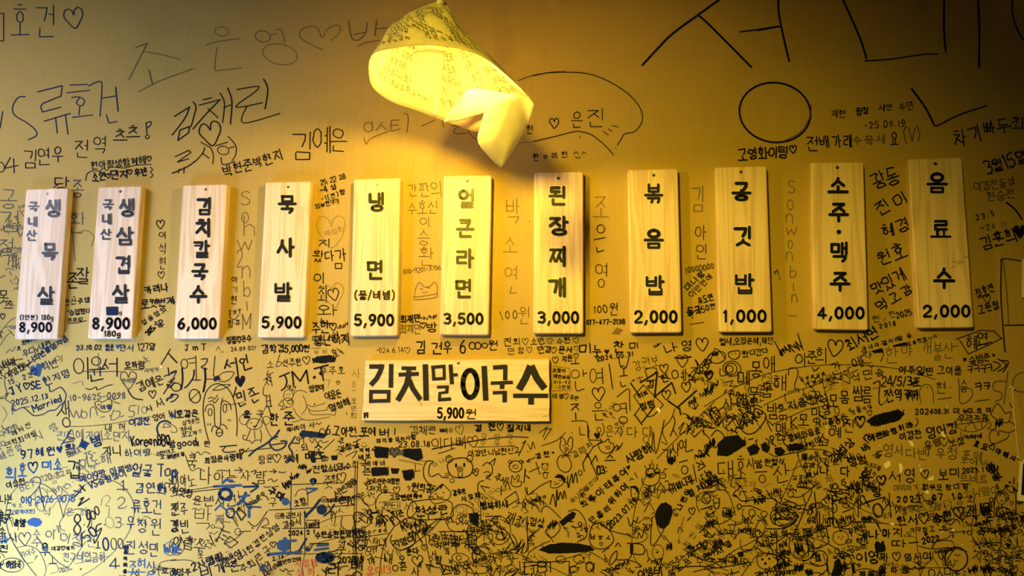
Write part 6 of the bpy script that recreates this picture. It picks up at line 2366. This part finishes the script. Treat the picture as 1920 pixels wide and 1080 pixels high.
l 8 k 315,350 330,565
l 8 k 250,520 320,430
t 280 550 320 540 50 5 g 오여
p 5 k 0,610 200,610 380,630 480,632
p 6 k 200,580 240,680
s 9 k 60,560 180,540 180,600 80,610
p 5 k 555,560 552,700 565,860 585,1080
o 905 930 100 104 0 13 k
p 6 k 890,890 920,900 940,890
p 6 k 880,980 860,990 830,975 860,960
o 770 900 20 34 20 9 k
p 7 k 800,990 850,900 890,830
p 6 k 700,830 738,772 828,745 880,700 960,690 1020,690
o 1022 698 20 20 0 7 k
p 6 k 1035,712 1080,790 1130,860 1200,990
p 7 k 575,818 700,842 850,830 1000,862
p 6 k 690,840 720,780 860,770 890,830
s 10 k 690,840 900,820 890,880 720,880
p 6 k 700,860 690,930 620,1000 590,1080
p 5 k 510,1020 590,1010 820,1005
t 690 1055 830 1040 70 7 k ㅇㅅㅁ
p 7 k 880,1040 870,1080
l 7 k 910,1030 910,1080
p 5 k 640,930 700,920 750,1000
t 975 152 1080 145 42 8 k 2023
t 1100 145 1180 140 36 7 k .1.
t 975 60 1150 85 64 5 g 포에버
t 975 218 1145 228 82 6 g 트비트
l 6 k 910,268 1030,268
t 1000 345 1250 328 76 6 g 소니맘아
t 1205 120 1265 200 70 10 k 뿅봉
s 8 k 1190,110 1280,90 1270,180 1210,190
t 1270 290 1350 280 38 7 k Em
d 1377 255 11 k
l 9 k 1415,215 1412,270
l 9 k 1412,300 1410,350
o 1305 395 44 54 0 6 k
p 7 k 1252,402 1258,350 1310,330 1358,358 1366,410
p 6 k 1285,380 1310,350 1335,380
o 1352 405 10 14 0 6 k
p 5 k 1292,410 1305,425 1322,412
l 6 k 1310,450 1312,470
p 7 k 1258,545 1285,485 1350,480 1385,520
o 1412 522 22 22 0 7 k
h 1395 440 34 0 5 k
l 8 k 1430,330 1432,520
t 1040 400 1220 410 60 6 k 최이
l 6 k 1215,470 1180,480
t 1045 500 1185 480 86 10 k 재밌
s 10 k 1110,440 1200,430 1200,560 1120,580
t 1200 560 1300 550 60 8 k 은수
p 7 k 1240,400 1240,560
s 11 k 1040,630 1180,570 1190,630 1080,650
p 8 k 1085,690 1200,680 1200,600
t 1130 680 1200 690 70 7 k 최
l 8 k 1340,570 1445,568
l 8 k 1400,575 1402,620
p 7 k 1480,540 1490,580 1503,545
s 10 k 1240,650 1430,620 1440,700 1260,710
p 7 k 1300,720 1320,830 1440,820 1440,740
l 6 k 1320,760 1380,825
l 6 k 1340,740 1420,820
l 7 k 1280,620 1300,720
t 1085 780 1090 790 90 6 g ㅊ
g 1165 785 100 100 6 g 최
g 1260 800 90 110 6 g 연
t 1090 910 1260 940 96 6 k 지수비
g 1370 940 80 100 6 k 리
g 1450 925 50 90 6 k 트
s 10 k 1010,1000 1090,970 1100,1060 1020,1070
s 11 k 1110,980 1220,960 1230,1060 1130,1070
s 8 k 1270,1000 1400,980 1400,1070 1290,1070
p 7 k 1400,1020 1440,1000 1440,1040 1380,1080
o 1465 425 28 22 0 7 k
s 8 k 1450,400 1500,390 1500,440 1455,450
t 340 1040 340 1040 10 4 k .
s 8 g 240,970 360,955 370,985 250,1000
"""
CHIPS = """
@L
f w 265,95 310,65 328,80 325,110 285,138 275,115
f w 400,95 425,90 437,120 430,165 405,178 405,130
f w 585,135 605,130 607,160 590,170
f w 577,100 586,96 592,108 581,111
f w 655,225 690,200 715,205 700,235 665,243
f w 625,335 650,320 672,340 660,358 630,352
f w 318,615 355,612 360,640 335,630
f w 775,690 795,680 785,708
f w 870,665 895,660 885,700 865,715
f w 945,796 968,798 955,808
f w 118,962 134,950 142,972 125,970
@K
f w 735,850 760,850 782,895 765,903 742,880
f w 462,930 495,930 517,968 500,980 480,965
f y 216,962 226,960 226,972 218,972
f y 778,640 800,632 794,652
@G
f w 1170,645 1195,630 1215,655 1205,685 1190,660
f y 908,700 918,698 915,712
@J
f y 1108,405 1120,410 1118,480 1110,478
f w 1585,100 1600,110 1597,130
f y 1432,960 1450,955 1455,972
@I
f y 1030,795 1042,800 1040,888 1033,888
f y 1186,665 1198,668 1192,682
@A
f y 1408,262 1425,258 1430,275 1412,282
"""
RN = random.Random(11)
def nums(s): return [tuple(float(c) for c in q.split(',')) for q in s]
def lean(pts, cx, cy, deg):
    a = math.radians(-deg); ca, sa = math.cos(a), math.sin(a)
    return [(cx + (x - cx) * ca - (y - cy) * sa, cy + (x - cx) * sa + (y - cy) * ca) for x, y in pts]
def shaky(st, h):
    return [(x + RN.gauss(0, .03) * h, y + RN.gauss(0, .03) * h) for x, y in st]
WORDS = []                                  # (name, size, colour, mesh builder)
def write(src, lift0):
    tile = 'N'; k = 0
    for ln in src.strip().split('\n'):
        if not ln: continue
        if ln[0] == '@': tile = ln[1:].strip(); continue
        a = ln.split(' '); c = a[0]; mb = MB(); name = 'doodle'; k += 1
        pen = Pen(tile, lift0 + 0.000002 * (k % 120)); f = pen.f(); nn = 6
        if c in 'tv':
            x1, y1, x2, y2, h, wd = (float(q) for q in a[1:7]); col = a[7]; tx = ' '.join(a[8:]); name = 'handwriting'
            ws = [gw(q) for q in tx]; pos = [sum(ws[:i]) + ws[i] / 2 for i in range(len(ws))]
            wd *= 1.28; L = math.hypot(x2 - x1, y2 - y1); span = pos[-1] - pos[0]
            u = L / span if span > 0 and L > 1 else h
            u = min(u, h * 1.5); ang = math.degrees(math.atan2(-(y2 - y1), x2 - x1)) if c == 't' and L > 1 else 0
            if abs(ang) > 75 : ang = 0
            for ch, g, q in zip(tx, ws, pos):
                t = (q - pos[0]) / span if span > 0 else 0
                cx, cy = x1 + (x2 - x1) * t, y1 + (y2 - y1) * t + RN.gauss(0, .03) * h
                z = RN.uniform(.9, 1.12); tilt = ang + RN.gauss(0, 4)
                for st in place(ch, cx, cy, min(u, h * 1.15) * g * .86 * z, h * z): capsule(mb, lean(shaky(st, h), cx, cy, tilt), wd, f, nn)
            size = h * u * len(tx)
            if '♥' in tx: pass
        elif c == 'g':
            x, y, gw_, gh, wd = (float(q) for q in a[1:6]); col = a[6]; name = 'handwriting'; wd *= 1.15
            for st in place(a[7], x, y, gw_, gh): capsule(mb, shaky(st, min(gw_, gh) * .6), wd, f, nn)
            size = gw_ * gh
        elif c in 'pl':
            wd, col, pts = float(a[1]) * 1.15, a[2], nums(q for q in a[3:] if q); size = (max(p[0] for p in pts) - min(p[0] for p in pts) + 9) * (max(p[1] for p in pts) - min(p[1] for p in pts) + 9)
            capsule(mb, smooth(pts, 5) if c == 'p' else pts, wd, f, nn); name = 'pen_line'
        elif c == 'f':
            col, pts = a[1], nums(q for q in a[2:] if q); name = 'inked_blot'; size = (max(p[0] for p in pts) - min(p[0] for p in pts)) * (max(p[1] for p in pts) - min(p[1] for p in pts))
            ring = []
            for (xa, ya), (xb, yb) in zip(pts, pts[1:] + pts[:1]):
                m = max(1, int(math.hypot(xb - xa, yb - ya) / 9))
                ring += [(xa + (xb - xa) * i / m + RN.gauss(0, 1.6), ya + (yb - ya) * i / m + RN.gauss(0, 1.6)) for i in range(m)]
            fill(mb, ring, f)
        elif c in 'hH':
            x, y, s, ln_ = (float(q) for q in a[1:5]); size = s * s; name = 'heart_doodle'
            pts = lean([(x + (px - .5) * s * .92 + RN.gauss(0, .015) * s, y + (py - .5) * s) for px, py in HEART[:-1]], x, y, ln_); pts.append(pts[0])
            if c == 'h': col = a[6]; capsule(mb, smooth(pts, 4), float(a[5]) * 1.15, f, nn)
            else: col = a[5]; fill(mb, smooth(pts, 4)[:-1], f)
        elif c == 'o':
            x, y, rx, ry, ln_, wd = (float(q) for q in a[1:7]); col = a[7]; size = rx * ry * 4
            capsule(mb, lean(smooth(circ(x - rx, y - ry, x + rx, y + ry, 12), 3), x, y, ln_), wd, f, nn)
        elif c == 'd':
            x, y, r = (float(q) for q in a[1:4]); col = a[4]; size = 4 * r * r; name = 'ink_dot'; capsule(mb, [(x, y)], 2 * r, f, 12)
        elif c == 's':
            wd, col, q = float(a[1]), a[2], nums(q for q in a[3:] if q); name = 'scribble'; n = 9; pts = []
            for i in range(2 * n):
                t = min(1, max(0, i / (2 * n - 1) + RN.gauss(0, .05))); c_ = RN.uniform(0, .42) if i % 2 else RN.uniform(.58, 1)
                A = (q[0][0] + (q[1][0] - q[0][0]) * t, q[0][1] + (q[1][1] - q[0][1]) * t); B = (q[3][0] + (q[2][0] - q[3][0]) * t, q[3][1] + (q[2][1] - q[3][1]) * t)
                pts.append((A[0] + (B[0] - A[0]) * c_, A[1] + (B[1] - A[1]) * c_))
            capsule(mb, smooth(pts, 3), wd * .85, f, nn); xs = [p[0] for p in q]; ys = [p[1] for p in q]; size = (max(xs) - min(xs)) * (max(ys) - min(ys))
        WORDS.append((name, size * pen.k ** 2, col, mb))
write(GRAF, 0.0002)
# the smallest illegible scrawl between the larger writing, thickest towards the foot of the wall
RS = random.Random(23); scr = {}
def scrawl(x0, y0, x1, y1, n, col, smin, smax, wmax=1.5):
    for _ in range(n):
        x, y, s = RS.uniform(x0, x1), RS.uniform(y0, y1), RS.uniform(smin, smax); an = RS.gauss(8, 22); m = RS.randint(2, 6); wd = RS.uniform(.8, wmax)
        mb = scr.setdefault(col, MB()); f = Pen('N', 0.00017).f()
        for i in range(m):
            cx = x + i * s * .9
            for _ in range(RS.randint(2, 3)):
                if RS.random() < .1: st = circ(cx - s * .25, y - s * .25, cx + s * .25, y + s * .3, 8)
                else:
                    p0 = (cx + RS.uniform(-.4, .4) * s, y + RS.uniform(-.5, .5) * s); st = [p0]
                    for _ in range(RS.randint(1, 2)): st.append((st[-1][0] + RS.choice((0, .6, -.2, .5)) * s, st[-1][1] + RS.choice((.6, 0, .1, .7)) * s))
                capsule(mb, lean(st, x, y, an), wd, f, 5)
for box in ((330, 640, 660, 860, 3, 'k', 8, 13, 2), (640, 930, 1000, 1075, 50, 'k', 9, 18, 2.2), (320, 880, 660, 1075, 14, 'k', 9, 16, 2), (980, 880, 1340, 1075, 16, 'k', 8, 15, 2),
            (1260, 700, 1560, 880, 36, 'k', 9, 17, 2.2), (1300, 900, 1620, 1075, 60, 'k', 9, 20, 2.2), (1640, 920, 1910, 1075, 22, 'k', 8, 14, 2), (1800, 960, 1915, 1075, 26, 'k', 9, 16, 2.2),
            (0, 860, 320, 1075, 6, 'g', 8, 14), (0, 360, 40, 630, 12, 'g', 8, 14), (1040, 650, 1260, 860, 6, 'k', 6, 10), (-230, 640, -12, 1200, 90, 'k', 8, 15, 2), (1935, 640, 2130, 1200, 70, 'k', 8, 15, 2), (0, 1092, 1920, 1240, 260, 'k', 8, 17, 2.2)):
    scrawl(*box)
for col, mb in scr.items(): WORDS.append(('rest', 0, col, mb))
WORDS.sort(key=lambda q: -q[1])
cnt, rest = {}, MB(); rest.m = []; cols = []
def merge(col, mb):
    if col not in cols: cols.append(col)
    rest.add(mb.v, mb.f); rest.m += [cols.index(col)] * len(mb.f)
for name, size, col, mb in WORDS:
    if not mb.v: continue
    if name == 'rest' or cnt.get(name, 0) >= {'handwriting': 95, 'pen_line': 60}.get(name, 40): merge(col, mb); continue
    cnt[name] = cnt.get(name, 0) + 1
    mb.build(name, PEN[col], wall)
ro = rest.build('graffiti', PEN[cols[0]], wall)
for c_ in cols[1:]: ro.data.materials.append(PEN[c_])
ro.data.polygons.foreach_set('material_index', rest.m); ro['kind'] = 'stuff'
WORDS = []; write(CHIPS, 0.0006)
for name, size, col, mb in WORDS: mb.build('paint_chip', PEN[col], wall)

# ---------------------------------------------------------------- instant photos and twine at the right edge
CARD = mat('photo_card', (0.80, 0.79, 0.74), 0.4); 
PIC = mat('photo_picture', (0.02, 0.02, 0.02), 0.15, 0.5); nt = PIC.node_tree; tc = nd(nt, 'ShaderNodeTexCoord'); nz = nd(nt, 'ShaderNodeTexNoise'); nz.inputs['Scale'].default_value = 60
nt.links.new(tc.outputs['Object'], nz.inputs['Vector']); rr = ramp(nt, [(0.55, (0.008, 0.008, 0.008)), (0.68, (0.35, 0.32, 0.24))]); nt.links.new(nz.outputs[0], rr.inputs[0]); nt.links.new(rr.outputs[0], nt.nodes['Principled BSDF'].inputs['Base Color'])
def photo(px, py, deg, w_, h_, d, label, foot):
    p = at(px, py, d); root = thing('instant_photo', label, 'photo', p, None, (0, math.radians(-deg), 0))
    # p is the upper left corner of the card
    mb = MB(); mb.add([(x, y, z) for y in (0, -.0006) for x, z in ((0, -h_), (w_, -h_), (w_, 0), (0, 0))], [(3, 2, 1, 0), (4, 5, 6, 7), (0, 1, 5, 4), (1, 2, 6, 5), (2, 3, 7, 6), (3, 0, 4, 7)]); mb.build('card', CARD, root)
    mb = MB(); mb.add([(x, -.0008, z) for x, z in ((.005, -h_ + foot), (w_ - .005, -h_ + foot), (w_ - .005, -.006), (.005, -.006))], [(0, 1, 2, 3)]); mb.build('picture', PIC, root)
    return root
photo(1916.0, 486, -4.5, .050, .066, .006, 'white-bordered instant photo at the right edge beside the far-right menu board', .012)
photo(1912.2, 861, -7.5, .050, .068, .006, 'white-bordered instant photo with a dark picture, lower right, below the twine', .010)
TW_M = mat('straw_twine', (0.62, 0.50, 0.28), 0.7)
mb = MB(); pts = [at(*q) for q in ((1898, 728, .003), (1899.5, 742, .004), (1903, 785, .005), (1907.5, 830, .006), (1911, 859, .0075))]
tube(mb, pts, .0011, 8)
tw = thing('twine', 'short straw-coloured twine hanging above the lower instant photo', 'string', pts[0])
mb.v = [tuple(Vector(v) - pts[0]) for v in mb.v]; mb.build('cord', TW_M, tw)
mb = MB(); k0 = Vector(); tube(mb, [k0 + Vector((-.003, .0028, .001)), k0 + Vector((-.001, -.001, .0025)), k0 + Vector((.0025, -.001, .0)), k0 + Vector((.0, -.001, -.003))], .0018, 7); mb.build('knot', TW_M, tw)
mb = MB(); e = pts[-1] - pts[0]; tube(mb, [e + Vector((-.004, 0, .003)), e + Vector((0, -.002, .0)), e + Vector((.003, 0, -.004))], .0016, 7); mb.build('loose_end', TW_M, tw)
